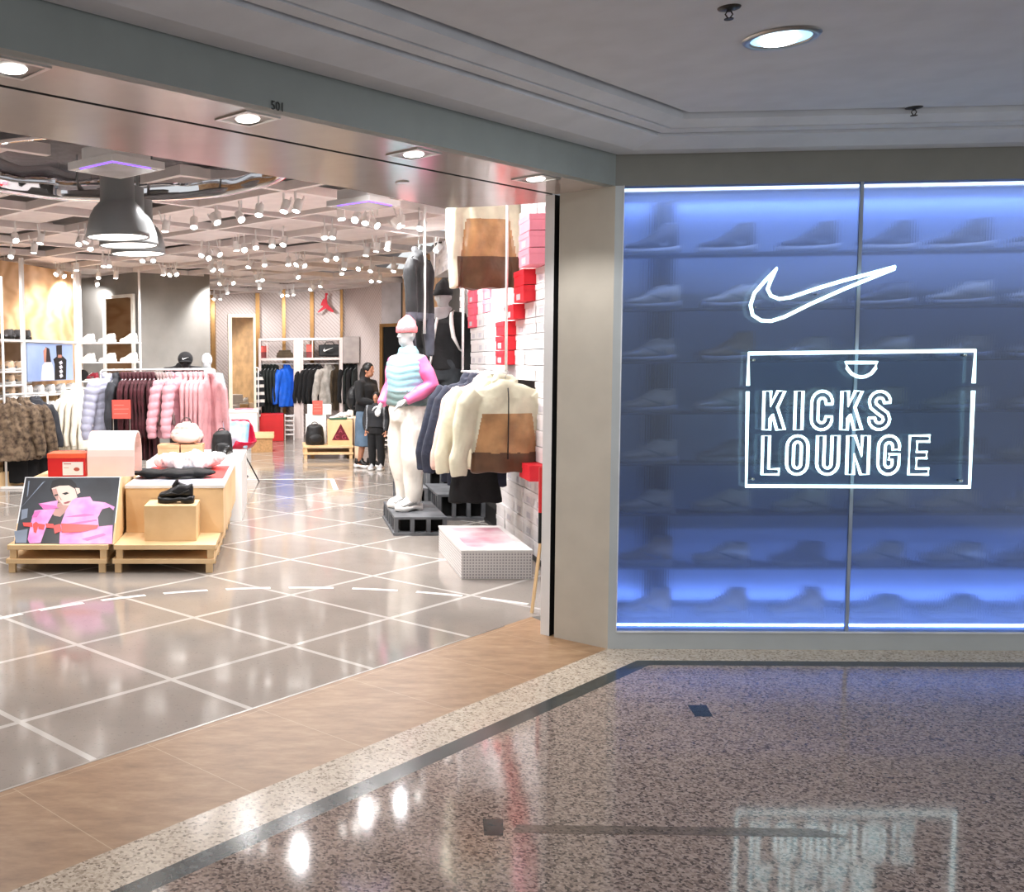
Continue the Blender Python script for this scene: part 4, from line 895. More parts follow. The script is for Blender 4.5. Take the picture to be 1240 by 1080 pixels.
# free white shelf frame right of it
GY = 14.9
ga, gb = wy(99, 436, GY).x, wy(170, 436, GY).x
t = E('shelf_frame', 'white open shelf frame carrying two rows of white sneakers in front of the grey pillar', 'shelving', ((ga + gb) / 2, GY, 0)); gw2 = (gb - ga) / 2
for s in (-1, 1): O('upright', MB().tube([(s * gw2, 0, 0), (s * gw2, 0, 2.93)], .018, 10), whitemetal, t, True)
gz = [wy(135, y, GY - .12).z for y in (414.5, 438, 461, 473)]
for z in gz: O('shelf', MB().box(-gw2, gw2, -.16, .16, z - .02, z), white, t, bevel=.003)
for r_ in range(2):
    for i, px in enumerate((105, 130, 156)):
        dup(wsn, (wy(px, 414, GY).x, GY - .02, gz[r_]), -.45, 'white sneaker on the %s shelf of the open frame, %s from the left' % (('top', 'second')[r_], ORD[i]), 'white sneakers on the open frame')
make_sneaker('dark red and white sneaker on the third shelf of the open frame', (wy(110, 461, GY).x, GY - .02, gz[2]), -.45, mat('maroon_upper', (130, 28, 48), .5), wsole, wleather, greyf, L=.28)
tag(O('ball_cap', MB().ell((0, 0, .085), (.095, .095, .085), 16), blackf, None, True, loc=(wy(98.5, 461, GY).x + .02, GY - .0, gz[2])), 'round black knitted cap on the third shelf of the open frame', 'cap')
# concrete pillar with mirror
pc_ = wy(168, 436, 15.7); pl, pr = wy(100, 436, 16.6), wy(255, 436, 16.6)
poly = [(pc_.x, pc_.y), (pr.x, pr.y), (pr.x + (pl.x - pc_.x), pr.y + (pl.y - pc_.y)), (pl.x, pl.y)]
S('wall_pillar', slab(poly, 0, 3.1), concrete)
dM = Vector((pc_.x - pl.x, pc_.y - pl.y, 0)); lenM = dM.length; aM = math.atan2(dM.y, dM.x); nM = Vector((dM.y, -dM.x, 0)).normalized()
m0, m1 = wpl(126, 400, pl + nM * .08, nM), wpl(163, 400, pl + nM * .08, nM); zt, zb = wpl(145, 357, pl + nM * .08, nM).z, .3
t = E('leaning_mirror', 'tall framed mirror leaning on the grey pillar behind the sneaker shelves', 'mirror', (m0.x, m0.y, zb), aM); mw = (m1 - m0).length
O('glass', MB().box(.05, mw - .05, -.012, .01, .05, zt - zb - .05), mirror, t)
O('frame', MB().box(0, .05, -.03, .02, 0, zt - zb).box(mw - .05, mw, -.03, .02, 0, zt - zb).box(.05, mw - .05, -.03, .02, 0, .05).box(.05, mw - .05, -.03, .02, zt - zb - .05, zt - zb), mat('silver_frame', (206, 204, 196), .35), t); t.rotation_euler.x = 0
O('foot_block', MB().box(0, mw, -.04, .03, -zb, 0), white, t)

# ------------------------------------------------------------------ bodies
def fig_joints(s=1.0, arms=None, legs=None, lean=0):
    J = dict(pel=(0, 0, .95), che=(0, -.0 + lean, 1.28), nek=(0, .01 + lean, 1.47), hed=(0, -.01 + lean * 1.2, 1.62))
    for n_, sg_ in (('L', 1), ('R', -1)):
        J['sh' + n_] = (sg_ * .175, lean, 1.40); J['el' + n_] = (sg_ * .235, .03 + lean, 1.13); J['wr' + n_] = (sg_ * .23, -.03 + lean, .89)
        J['hi' + n_] = (sg_ * .09, 0, .92); J['kn' + n_] = (sg_ * .10, -.02, .50); J['an' + n_] = (sg_ * .105, .03, .085)
    J.update(arms or {}); J.update(legs or {})
    return {k: Vector(v) * s for k, v in J.items()}
def hand_mb(mb, w, d, s, curl=.5, side=1):
    d = d.normalized(); up = Vector((0, 1, 0)) if abs(d.y) < .7 else Vector((0, 0, 1)); b = d.cross(up).normalized(); n = b.cross(d).normalized()
    mb.tube([w, w + d * .045 * s, w + d * .085 * s], [.024 * s, .036 * s, .032 * s], 10, flat=.5)
    for k, (o, l) in enumerate(((-.026, .062), (-.009, .074), (.009, .070), (.025, .054))):
        a = w + d * .08 * s + b * o * s; m1_ = a + (d * l * .55 - n * l * .22 * curl) * s; e = m1_ + (d * l * .38 - n * l * .5 * curl) * s
        mb.tube([a, m1_, e], [.0105 * s, .0095 * s, .008 * s], 8)
    a = w + d * .03 * s + b * (-.03 * side) * s; mb.tube([a, a + (d * .03 - b * .03 * side) * s, a + (d * .06 - b * .036 * side - n * .01) * s], [.013 * s, .011 * s, .009 * s], 8)
def body_mb(J, s, feet=True, bald=True, hdir=(0, -1, 0)):
    mb = MB(); p = J['pel']; c = J['che']; nk = J['nek']; hd = J['hed']
    mb.ering([(p.x, p.y, p.z - .10 * s, .12 * s, .09 * s), (p.x, p.y, p.z, .165 * s, .115 * s), (p.x * .5 + c.x * .5, (p.y + c.y) / 2, (p.z + c.z) / 2 - .0, .13 * s, .095 * s), (c.x, c.y, c.z, .16 * s, .115 * s), (c.x, c.y, c.z + .10 * s, .17 * s, .105 * s), (nk.x, nk.y, nk.z - .03 * s, .09 * s, .07 * s), (nk.x, nk.y, nk.z, .055 * s, .056 * s), (nk.x, (nk.y + hd.y) / 2, nk.z + .08 * s, .052 * s, .055 * s)], 20)
    f = Vector(hdir).normalized(); R = Matrix.Rotation(math.atan2(f.x, -f.y), 3, 'Z')
    mb.ell(hd + Vector((0, 0, .02 * s)), (.074 * s, .092 * s, .10 * s), 18, M=R); mb.ell(hd + f * .03 * s - Vector((0, 0, .05 * s)), (.052 * s, .055 * s, .06 * s), 14, M=R)
    mb.tube([hd + f * .085 * s + Vector((0, 0, .015 * s)), hd + f * .105 * s - Vector((0, 0, .018 * s)), hd + f * .085 * s - Vector((0, 0, .026 * s))], [.008 * s, .014 * s, .01 * s], 8)
    sd = Vector((-f.y, f.x, 0))
    for q in (-1, 1): mb.ell(hd + sd * q * .075 * s, (.012 * s, .02 * s, .032 * s), 8, M=R)
    for n_, sg_ in (('L', 1), ('R', -1)):
        sh, el, wr = J['sh' + n_], J['el' + n_], J['wr' + n_]
        mb.tube([sh - Vector((sg_ * .05 * s, 0, 0)), sh, sh.lerp(el, .5), el, el.lerp(wr, .4), wr], [.05 * s, .055 * s, .045 * s, .038 * s, .037 * s, .025 * s], 12)
        hand_mb(mb, wr, wr - el, s, side=sg_)
        hi, kn, an = J['hi' + n_], J['kn' + n_], J['an' + n_]
        mb.tube([hi, hi.lerp(kn, .4), kn, kn.lerp(an, .35), an], [.085 * s, .075 * s, .053 * s, .054 * s, .034 * s], 14)
        if feet: mb.tube([an + Vector((0, .03 * s, -.03 * s)), an + Vector((0, -.05 * s, -.045 * s)), an + Vector((0, -.15 * s, -.062 * s))], [.034 * s, .036 * s, .024 * s], 10, flat=1.2)
    return mb
def top_mb(J, s, g=.03, hem=.0, sleeves=True, collar=True, slen=1.0, flare=1.0):
    mb = MB(); p = J['pel']; c = J['che']; nk = J['nek']; h0 = p.z - .03 * s + hem
    mb.ering([(p.x, p.y, h0, (.165 * s + g) * flare, (.12 * s + g) * flare), (p.x, p.y, h0 + .10 * s, .16 * s + g, .115 * s + g), ((p.x + c.x) / 2, (p.y + c.y) / 2, (p.z + c.z) / 2 + .02, .145 * s + g, .11 * s + g), (c.x, c.y, c.z, .17 * s + g, .125 * s + g), (c.x, c.y, c.z + .09 * s, .18 * s + g, .115 * s + g * .7), (nk.x, nk.y, nk.z - .05 * s, .13 * s, .09 * s), (nk.x, nk.y, nk.z + (.045 * s if collar else -.01), .07 * s + (.01 if collar else 0), .068 * s)], 24)
    for n_, sg_ in (('L', 1), ('R', -1)):
        if not sleeves: continue
        sh, el, wr = J['sh' + n_], J['el' + n_], J['wr' + n_]; e = el.lerp(wr, slen)
        mb.tube([sh - Vector((sg_ * .06 * s, 0, .01 * s)), sh, sh.lerp(el, .5), el, el.lerp(e, .5), e], [(.055 + g * .8) * s, (.06 + g * .8) * s, (.055 + g * .7) * s, (.047 + g * .7) * s, (.044 + g * .6) * s, (.03 + g * .4) * s], 14)
    return mb
def trousers_mb(J, s, g=.03, cuff=1.0, length=1.0, w_ankle=.06):
    mb = MB(); p = J['pel']
    mb.ering([(p.x, p.y, p.z - .13 * s, .155 * s + g, .11 * s + g), (p.x, p.y, p.z - .02 * s, .168 * s + g, .118 * s + g), (p.x, p.y, p.z + .08 * s, .15 * s + g, .108 * s + g)], 24)
    for n_ in 'LR':
        hi, kn, an = J['hi' + n_], J['kn' + n_], J['an' + n_]; e = kn.lerp(an, length)
        mb.tube([hi, hi.lerp(kn, .4), kn, kn.lerp(e, .5), e], [(.087 + g * .8) * s, (.08 + g) * s, (.062 + g) * s, (.058 + g) * s, w_ankle * s], 16)
    return mb
def part(par, name, mb, mats, vox=.011, sm=3, disp=None, fmat=None):
    me = soft(mb, name, mats, vox, sm, disp, fmat=fmat); return O(name, me, None, par)
def beanie(par, J, s, m, hdir=(0, -1, 0)):
    h = J['hed']; mb = MB(); f = Vector(hdir).normalized()
    mb.ering([(h.x, h.y, h.z + .02 * s, .086 * s, .10 * s), (h.x, h.y, h.z + .03 * s, .092 * s, .106 * s), (h.x, h.y, h.z + .075 * s, .09 * s, .104 * s), (h.x, h.y, h.z + .08 * s, .083 * s, .097 * s), (h.x, h.y + .005, h.z + .13 * s, .07 * s, .08 * s), (h.x, h.y + .01, h.z + .165 * s, .035 * s, .04 * s), (h.x, h.y + .012, h.z + .185 * s, .012 * s, .014 * s)], 24)
    return O('beanie', mb, m, par, True)
def shoe_part(par, J, s, um, sm_, rz=0, L=.28):
    up, so, op, la, lg = sneaker_mesh(True, False, L * s)
    for n_ in 'LR':
        a = J['an' + n_]; o = O('shoe', up, um, par, True, loc=(a.x, a.y - .05 * s, a.z - .083 * s), rz=PI / 2); O('sole', so, sm_, o, True)

# mannequin with the pink beanie (turned to the left)
mx = wz(485, 611, .165)
s1 = 1.74 / 1.75
m1t = E('mannequin', 'mannequin in a pink beanie, pale blue puffer vest with pink sleeves and white trousers', 'mannequin', (mx.x + .03, 9.28, .165), -.95)
J = fig_joints(s1, dict(elL=(.27, .06, 1.16), wrL=(.16, -.16, 1.02), elR=(-.27, .05, 1.16), wrR=(-.20, -.14, .98), hiL=(.09, 0, .92), knL=(.12, -.05, .50), anL=(.10, -.02, .085), anR=(-.12, .08, .085), knR=(-.12, .0, .50)))
part(m1t, 'mannequin_body', body_mb(J, s1), manneq)
J2 = dict(J)
vest = mat('pale_blue_nylon', (132, 182, 198), .45, c2=(156, 200, 210), scale=4); gvest = mat('grey_green_nylon', (104, 124, 122), .5)
part(m1t, 'puffer_vest', top_mb(J, s1, .052, .05, sleeves=False), [vest, gvest], disp=folds(21, .004, 5, True, .06, .012), fmat=lambda c: (c[:, 2] < 1.10).astype(int))
sl_ = MB()
for n_, q in (('L', 1), ('R', -1)):
    sh, el, wr = J['sh' + n_], J['el' + n_], J['wr' + n_]; sl_.tube([sh - Vector((q * .03, 0, .02)), sh - Vector((0, 0, .01)), sh.lerp(el, .5), el, el.lerp(wr, .5), wr], [.05, .062, .075, .07, .066, .045], 14)
part(m1t, 'pink_sleeves', sl_, mat('hot_pink_nylon', (228, 96, 150), .45, c2=(240, 130, 176), scale=6), disp=folds(22, .006, 7))
part(m1t, 'white_trousers', trousers_mb(J, s1, .034, w_ankle=.078), fabric('white_quilted_trousers', (232, 226, 216), .05), disp=folds(23, .014, 4))
beanie(m1t, J, s1, fabric('pink_knit', (226, 122, 126), .08, bump=.5, bscale=120)); shoe_part(m1t, J, s1, wleather, wsole)
# black crate plinths
crm = mat('grey_black_crate', (112, 114, 117), .6, c2=(80, 82, 86), scale=5)
def crate(label, x0, x1, y0, y1, h_, z=0):
    t = E('crate_plinth', label, 'plinth', (x0, y0, z), 0, 'dark crate plinths'); w, d = x1 - x0, y1 - y0
    O('top_board', MB().box(0, w, 0, d, h_ - .022, h_), crm, t, bevel=.002); O('bottom_board', MB().box(-.01, w + .01, -.01, d + .01, 0, .028), crm, t, bevel=.002)
    nx = max(2, int(round(w / .16))); ny = max(2, int(round(d / .16)))
    for i in range(nx + 1): O('post', MB().box(i * (w - .035) / nx, i * (w - .035) / nx + .035, 0, .05, .028, h_ - .022), crm, t)
    for j in range(1, ny + 1): O('post', MB().box(0, .035, j * (d - .035) / ny, j * (d - .035) / ny + .035, .028, h_ - .022), crm, t)
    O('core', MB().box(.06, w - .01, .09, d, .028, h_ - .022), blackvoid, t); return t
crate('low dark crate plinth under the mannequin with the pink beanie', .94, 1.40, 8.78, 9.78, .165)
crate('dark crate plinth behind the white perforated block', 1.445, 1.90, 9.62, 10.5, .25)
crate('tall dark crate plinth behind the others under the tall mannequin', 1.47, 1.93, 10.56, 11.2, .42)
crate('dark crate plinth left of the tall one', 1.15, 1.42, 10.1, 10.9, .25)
# mannequin with the black beanie
s2 = 1.15; mz = .42
m2t = E('mannequin', 'tall mannequin in a black beanie and black jacket with a white backpack strap', 'mannequin', (1.68, 10.85, mz), -.45)
hx = wy(541, 360, 10.85); m2t.location.x = hx.x - .035
s2 = (wy(541, 336, 10.85).z - mz) / 1.815
J = fig_joints(s2, dict(elL=(.27, .06, 1.13), wrL=(.25, .0, .90), elR=(-.26, .05, 1.14), wrR=(-.24, -.05, .90)))
part(m2t, 'mannequin_body', body_mb(J, s2), manneq, vox=.013)
part(m2t, 'jacket', top_mb(J, s2, .05, .0), blackf, vox=.013, disp=folds(31, .008, 4))
part(m2t, 'scarf_collar', MB().ering([(0, .0, 1.40 * s2, .10 * s2, .09 * s2), (0, 0, 1.45 * s2, .095 * s2, .09 * s2), (0, -.005, 1.53 * s2, .085 * s2, .085 * s2)], 20), fabric('grey_fleece', (168, 164, 166), .1), vox=.012, disp=folds(32, .006, 8))
O('white_placket', MB().tube([(-.02 * s2, -.13 * s2, 1.42 * s2), (-.035 * s2, -.172 * s2, 1.28 * s2), (-.06 * s2, -.168 * s2, 1.10 * s2), (-.075 * s2, -.172 * s2, .95 * s2)], [.02 * s2, .026 * s2, .022 * s2, .015 * s2], 8, flat=.6), whitef, m2t, True)
O('backpack_strap', MB().tube([(.09 * s2, .05, 1.47 * s2), (.11 * s2, -.10 * s2, 1.45 * s2), (.13 * s2, -.165 * s2, 1.36 * s2), (.15 * s2, -.17 * s2, 1.24 * s2), (.19 * s2, -.10 * s2, 1.12 * s2), (.19 * s2, .08, 1.08 * s2)], [.03 * s2] * 2 + [.034 * s2] * 2 + [.014 * s2] * 2, 8, flat=.6), whitef, m2t, True)
part(m2t, 'trousers', trousers_mb(J, s2, .04), fabric('dark_grey_cloth', (44, 48, 52)), vox=.013, disp=folds(33, .01, 4))
beanie(m2t, J, s2, fabric('black_knit', (26, 26, 28), .1, bump=.5, bscale=120)); shoe_part(m2t, J, s2, bleather, brub)
# third mannequin, bald, looking left, patterned scarf
m3t = E('mannequin', 'bald white mannequin behind the other two, in a patterned jacket and pale green trousers', 'mannequin', (wy(514, 380, 11.7).x, 11.7, .3), -1.0)
s3 = (wy(512, 356, 11.7).z - .3) / 1.75
J = fig_joints(s3); part(m3t, 'mannequin_body', body_mb(J, s3), manneq, vox=.013)
part(m3t, 'jacket', top_mb(J, s3, .04, .0), fabric('patterned_cloth', (96, 66, 66), c2=(190, 166, 162), scale=14), vox=.014, disp=folds(34, .006, 5))
part(m3t, 'trousers', trousers_mb(J, s3, .04), fabric('pale_green_denim', (140, 152, 146)), vox=.014, disp=folds(35, .01, 4)); shoe_part(m3t, J, s3, bleather, wsole)
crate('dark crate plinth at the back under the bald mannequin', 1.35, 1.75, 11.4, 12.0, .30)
# black and grey jacket and capped bust behind the pink rack
bt_ = E('torso_form', 'black display figure in a black cap and black jacket behind the pink garments', 'mannequin', (wy(222, 455, 13.1).x, 13.1, .02), .1)
sb = (wy(225, 427, 13.1).z) / 1.665; J = fig_joints(sb, dict(hed=(.03, -.15, 1.52)))
part(bt_, 'torso_body', body_mb(J, sb), mat('dark_form', (34, 34, 36), .5), vox=.014); part(bt_, 'jacket', top_mb(J, sb, .05), blackf, vox=.014, disp=folds(36, .008, 4)); part(bt_, 'trousers', trousers_mb(J, sb, .03), blackf, vox=.014)
h = J['hed']; O('cap', MB().ell((h.x, h.y, h.z + .045), (.10, .115, .095), 18), blackf, bt_, True); O('cap_visor', MB().ell((h.x, h.y - .13, h.z + .01), (.075, .08, .012), 14), blackf, bt_, True)
O('cap_logo', MB().prism([(h.x - .04 + u * .08, h.z + .035 + v * .08) for u, v in SWN], lambda a, b: Vector((a, h.y - .112, b)), lambda a, b: Vector((a, h.y - .118, b))), white, bt_)
hd_ = E('mannequin', 'white mannequin with a pale blue scarf at the right end of the pink rack', 'mannequin', (wy(251, 440, 13.3).x, 13.3, .02), -.5)
sb = (wy(251, 428, 13.3).z) / 1.75; J = fig_joints(sb); part(hd_, 'mannequin_body', body_mb(J, sb), manneq, vox=.014); part(hd_, 'top', top_mb(J, sb, .03), fabric('pale_blue_cloth', (170, 196, 208)), vox=.014); part(hd_, 'trousers', trousers_mb(J, sb, .03), dgrey, vox=.014)

# ------------------------------------------------------------------ people
def person_shoes(par, J, s, um): shoe_part(par, J, s, um, wsole)
pw_ = wz(443, 566)
s4 = 1.52 / 1.75
wo = E('person', 'adult in a black hooded top, black backpack and blue denim skirt, looking down', 'person', (pw_.x, pw_.y, 0), .85)
J = fig_joints(s4, dict(elL=(.22, -.04, 1.12), wrL=(.10, -.26, 1.06), elR=(-.22, -.04, 1.12), wrR=(-.10, -.26, 1.08), hed=(0, -.06, 1.61), anL=(.08, -.06, .085), anR=(-.09, .06, .085)))
part(wo, 'person_body', body_mb(J, s4), skin, vox=.007, sm=2)
part(wo, 'hooded_top', top_mb(J, s4, .035, .02), blackf, disp=folds(41, .006, 5))
part(wo, 'denim_skirt', MB().ering([(0, 0, .36 * s4 + .0, .17, .16), (0, 0, .6 * s4, .175, .15), (0, 0, .9 * s4, .165, .125), (0, 0, 1.0 * s4, .14, .11)], 28), fabric('blue_grey_denim', (84, 104, 124), .15), disp=folds(42, .006, 5))
h = J['hed']; mb = MB(); mb.ell(h + Vector((0, .015, .035)), (.095 * s4, .10 * s4, .10 * s4), 16); mb.tube([h + Vector((0, .06, .02)), h + Vector((0, .085, -.08)), h + Vector((0, .07, -.2)), h + Vector((0, .08, -.30))], [.07, .07, .06, .03], 12); part(wo, 'hair', mb, hairm, vox=.009)
person_shoes(wo, J, s4, bleather)
tag(part(None, 'carried_backpack', MB().ell((0, 0, 0), (.13, .09, .19), 16).ell((0, .05, -.05), (.10, .06, .11), 14), bp_black, disp=folds(44, .005, 5)), 'black backpack worn on the back of the person in the denim skirt', 'bag')
cb = bpy.data.objects['carried_backpack']; cb.location = (pw_.x - .155, pw_.y + .145, 1.13 * s4 + .02); cb.rotation_euler.z = .85
for s_ in (-1, 1): O('strap', MB().tube([(s_ * .08, -.05, .12), (s_ * .085, -.12, .20), (s_ * .09, -.26, .17), (s_ * .10, -.285, .02), (s_ * .10, -.2, -.10), (s_ * .09, -.06, -.12)], .011, 6), bp_black, cb, True)
pc2 = wz(456, 569); s5 = 1.10 / 1.75
ch = E('person', 'child in a dark jacket with grey stripes and black trousers standing against the adult', 'person', (pc2.x, pc2.y, 0), -.4)
J = fig_joints(s5, dict(elR=(-.25, -.02, 1.15), wrR=(-.22, -.10, .90), hed=(0, -.02, 1.63), wrL=(.24, -.08, .88)))
part(ch, 'person_body', body_mb(J, s5), skin, vox=.006, sm=2); part(ch, 'jacket', top_mb(J, s5, .04, .03), [mat('dark_track_jacket', (30, 32, 36), .7), mat('grey_stripe', (130, 132, 136), .7)], vox=.009, disp=folds(45, .004, 6), fmat=lambda c: ((np.abs(c[:, 0]) > .115) & (np.abs(c[:, 0]) < .135)).astype(int))
part(ch, 'trousers', trousers_mb(J, s5, .03), blackf, vox=.009, disp=folds(46, .005, 6)); mb = MB(); h = J['hed']; mb.ell(h + Vector((0, .012, .022)), (.078 * .75, .088 * .75, .085 * .75), 14); part(ch, 'hair', mb, hairm, vox=.007)
person_shoes(ch, J, s5, mat('grey_white_shoe', (190, 192, 196), .5))
#@@PART5
# ------------------------------------------------------------------ white perforated block
a, b, c_ = wz(561, 702), wz(644, 701), wz(531, 668)
t = E('perforated_plinth', 'white perforated display block with a blurred pink print on its top', 'block', (a.x, 7.02, 0)); w_ = b.x - a.x
O('body', MB().box(-.01, w_, 0, 1.05, 0, .195), perf, t, bevel=.003); O('top', MB().box(-.014, w_ + .004, -.004, 1.054, .195, .207), white, t)
prm = mat('pink_blotch_print', (232, 228, 230), .4, c2=(206, 150, 164), scale=3.5)
O('top_print', MB().box(.05, w_ - .04, .1, .95, .207, .2078), prm, t)
# ------------------------------------------------------------------ rails from the ceiling with jackets
def drop_rail(label, pts, r=.011): return tag(O('hanging_rail', MB().tube(pts, r, 8), whitemetal, None, True), label, 'rail')
RX, RY1 = wy(600, 452, 7.85).x, 7.85; RZ1 = wy(600, 452, 7.85).z
t = E('hanging_rail', 'white tubular rail dropping from the ceiling with the beige and brown jackets', 'rail', (RX, RY1, RZ1))
rt = wy(614, 300, 7.95)
O('drop_tube', MB().tube([(rt.x - RX, .1, 0), (rt.x - RX, .1, ZS - RZ1)], .011, 8), whitemetal, t, True)
O('cross_tube', MB().tube([(rt.x - RX, .1, 0), (-.0, 0, 0)], .011, 8), whitemetal, t, True)
O('rail_arm', MB().tube([(0, -.12, 0), (0, 1.5, 0)], .011, 8), whitemetal, t, True)
O('drop_tube', MB().tube([(0, 1.45, 0), (0, 1.45, ZS - RZ1)], .011, 8), whitemetal, t, True)
def two_tone(fc):
    x, y, z = fc.T; front = z < -.24 - .25 * np.abs(x); sl = (np.abs(x) > .235) 
    band = (z < -.56) & ~sl
    o = np.zeros(len(fc), int); o[(z < -.22) & (np.abs(x) < .19 + (-.22 - z) * .16)] = 1; o[(z < -.52) & (np.abs(x) < .27)] = 2; o[sl & (z > -.34)] = 0; return o
tj = garment('twotone', 'beige_brown_jacket', [creamn, brownn, brownd], 51, w=.54, t=.16, L=.67, sl=.60, arm=.085, sa=.09, fmat=two_tone, amp=.012, voxel=.008, kx=5)
jf = hang(tj, 'windbreaker_jacket', 'cream and bronze brown windbreaker hanging at the front, facing out', 'jacket', (wy(612, 470, 7.72).x, 7.72, RZ1 + .012), .05, extra=zipper(.58, mat('black_zip', (20, 16, 16), .5), off=-.088))
njk = garment('navyj', 'navy_jacket', navy, 52, w=.52, t=.12, L=.86, sl=.66, arm=.08, sa=.14)
bgj = garment('beigej', 'beige_jacket', blush, 53, w=.5, t=.12, L=.7, sl=.6, arm=.08, sa=.12)
cgj = garment('creamg', 'cream_jacket', creamn, 54, w=.52, t=.12, L=.68, sl=.62, arm=.085, sa=.12)
for i, (me_, lab, yo) in enumerate(((cgj, 'cream jacket directly behind the cream and bronze windbreaker', .16), (bgj, 'blush beige jacket behind the cream jacket on the hanging rail', .32), (njk, 'navy jacket with pale piping on the hanging rail behind the beige ones', .50), (njk, 'navy jacket furthest back on the hanging rail', .72))):
    hang(me_, 'jacket', lab, 'jacket', (RX - .02 * i, RY1 + yo, RZ1 + .012), -.1 - .05 * i)
p = wy(577, 590, 8.25); z_b = wy(577, 609, 8.25).z
tag(O('black_skirt', soft(MB().ering([(0, 0, .44, .15, .05), (0, 0, .30, .19, .06), (0, 0, 0, .22, .065)], 24), 'black_skirt', blackf, .012, 2, folds(55, .008, 6)), None, loc=(p.x, 8.3, z_b)), 'black garment hanging low behind the cream and bronze windbreaker', 'clothing')
# jacket hanging high near the soffit
tj2 = garment('twotone2', 'high_jacket', [creamn, brownn, brownd], 56, w=.50, t=.15, L=.78, sl=.68, arm=.075, sa=.03, fmat=two_tone, amp=.012, voxel=.012, kx=5)
zz = wy(588, 350, 8.3).z
t = hang(tj2, 'windbreaker_jacket', 'cream and bronze jacket hanging high under the ceiling beside the boxes', 'jacket', (wy(588, 300, 8.3).x, 8.3, zz + .78 + .095), .25)
O('ceiling_cord', MB().tube([(0, 0, .0), (0, 0, ZS - t.location.z)], .004, 6), steel, t)
bj2 = garment('blacksw', 'dark_sweater', [blackf, fabric('charcoal_quilt', (70, 72, 82))], 57, w=.34, t=.14, L=.62, sl=.86, arm=.075, sa=.03, fmat=lambda c: ((c[:, 2] < -.55)).astype(int))
pz_ = wy(507, 302, 9.6)
t = hang(bj2, 'dark_jacket', 'black and charcoal jacket hanging sideways from the ceiling above the pink beanie', 'jacket', (pz_.x, 9.6, pz_.z + .05), 1.0)
O('ceiling_cord', MB().tube([(0, 0, 0), (0, 0, ZS - t.location.z)], .004, 6), steel, t)
for px, y0_, Y in ((514, 404, 9.55), (526, 330, 12.0), (536, 300, 12.3)):
    q_ = wy(px, y0_, Y); drop_rail({514: 'thick white tube dropping from the ceiling beside the pink beanie mannequin', 526: 'thin white tube from the ceiling behind the black and charcoal jacket', 536: 'short thin white tube from the ceiling left of the bronze jacket'}[px], [(q_.x, Y, q_.z), (q_.x, Y, ZS)], .014 if px == 514 else .008)
# easel near the jamb
e0 = wz(644, 742)
t = E('easel', 'wooden easel with a red and black board mostly hidden by the jamb', 'easel', (e0.x, e0.y, 0))
ex = wy(659, 640, e0.y).x - e0.x; ez = wy(659, 640, e0.y).z
O('leg', MB().tube([(0.0, 0, 0), (ex * .9, .02, ez)], .018, 4, flat=.6), ply, t); O('leg', MB().tube([(.42, 0, 0), (.42 - ex * .9 + .03, .02, ez)], .018, 4, flat=.6), ply, t); O('leg', MB().tube([(.2, .30, 0), (.2, .05, 1.15)], .018, 4, flat=.6), ply, t)
O('rest_bar', MB().box(.05, .42, -.04, .0, .60, .63), ply, t)
bxx = wpl(651.5, 600, (0, e0.y - .0, 0), (0, 1, 0))
zb1, zb2, zb0 = wy(652, 657, e0.y).z, wy(652, 620, e0.y).z, wy(652, 565, e0.y).z
O('board', MB().box(bxx.x - e0.x, bxx.x - e0.x + .22, -.03, -.01, zb2, zb0), red, t); O('board_lower_band', MB().box(bxx.x - e0.x, bxx.x - e0.x + .22, -.03, -.01, zb1, zb2), blackf, t)
# ------------------------------------------------------------------ wall of shoe boxes
bxw = mat('white_box_card', (228, 224, 224), .5, var=.04); bxl = mat('box_lid_white', (236, 232, 232), .5, var=.03); bxp = mat('pink_box_card', (250, 152, 170), .5, var=.05); bxr = mat('red_box_card', (222, 34, 48), .5, var=.05); bxc = mat('coral_pink_box_card', (232, 90, 112), .5, var=.05)
PIT = .1225; BL_, BD = .335, .21
def bm(m, lm):
    b_ = MB().box(-BL_ / 2 + .004, BL_ / 2 - .004, -BD / 2, BD / 2, 0, PIT - .012).mesh('carton', m); l_ = MB().box(-BL_ / 2, BL_ / 2 - .0, -BD / 2 - .004, BD / 2, PIT * .62, PIT - .006).mesh('lid', lm); return b_, l_
bl_white = bm(bxw, bxl); bl_pink = bm(bxp, bxp); bl_red = bm(bxr, bxr); bl_cor = bm(bxc, bxc)
lblm = MB().box(-.07, .05, -BD / 2 - .002, -BD / 2, .015, .06).mesh('box_label', mat('box_label_grey', (196, 192, 198), .5))
y00 = 7.08
hide = lambda px, py: (566 < px < 650 and 465 < py < 565) or (px < 600 and py > 470) or (px < 568 and py > 385 and py < 470) or (px > 720) or (px < 618 and 258 < py < 345 and px > 575 and False)
special = {}
def setc(px, py, kind, prot):
    p = wpl(px, py, (BWX - BD - prot, 0, 0), (1, 0, 0)); c = int((p.y - y00) / BL_); r = int(p.z / PIT); special[(c, r)] = (kind, prot)
for px, py in ((636, 275), (636, 295), (636, 316)): setc(px, py, 'pink', .14)
for px, py in ((628, 335), (628, 352), (621, 372), (621, 390), (609, 410), (609, 425), (609, 440)): setc(px, py, 'red', .10)
for py in range(352, 398, 8): setc(571, py, 'cor', .04); 
for py in (362, 375): setc(592, py, 'pink', .02)
setc(636, 577, 'red', .12)
cnt = 0; ncol = 19
lname = {'white': 'white', 'pink': 'pink', 'red': 'bright red', 'cor': 'coral pink'}
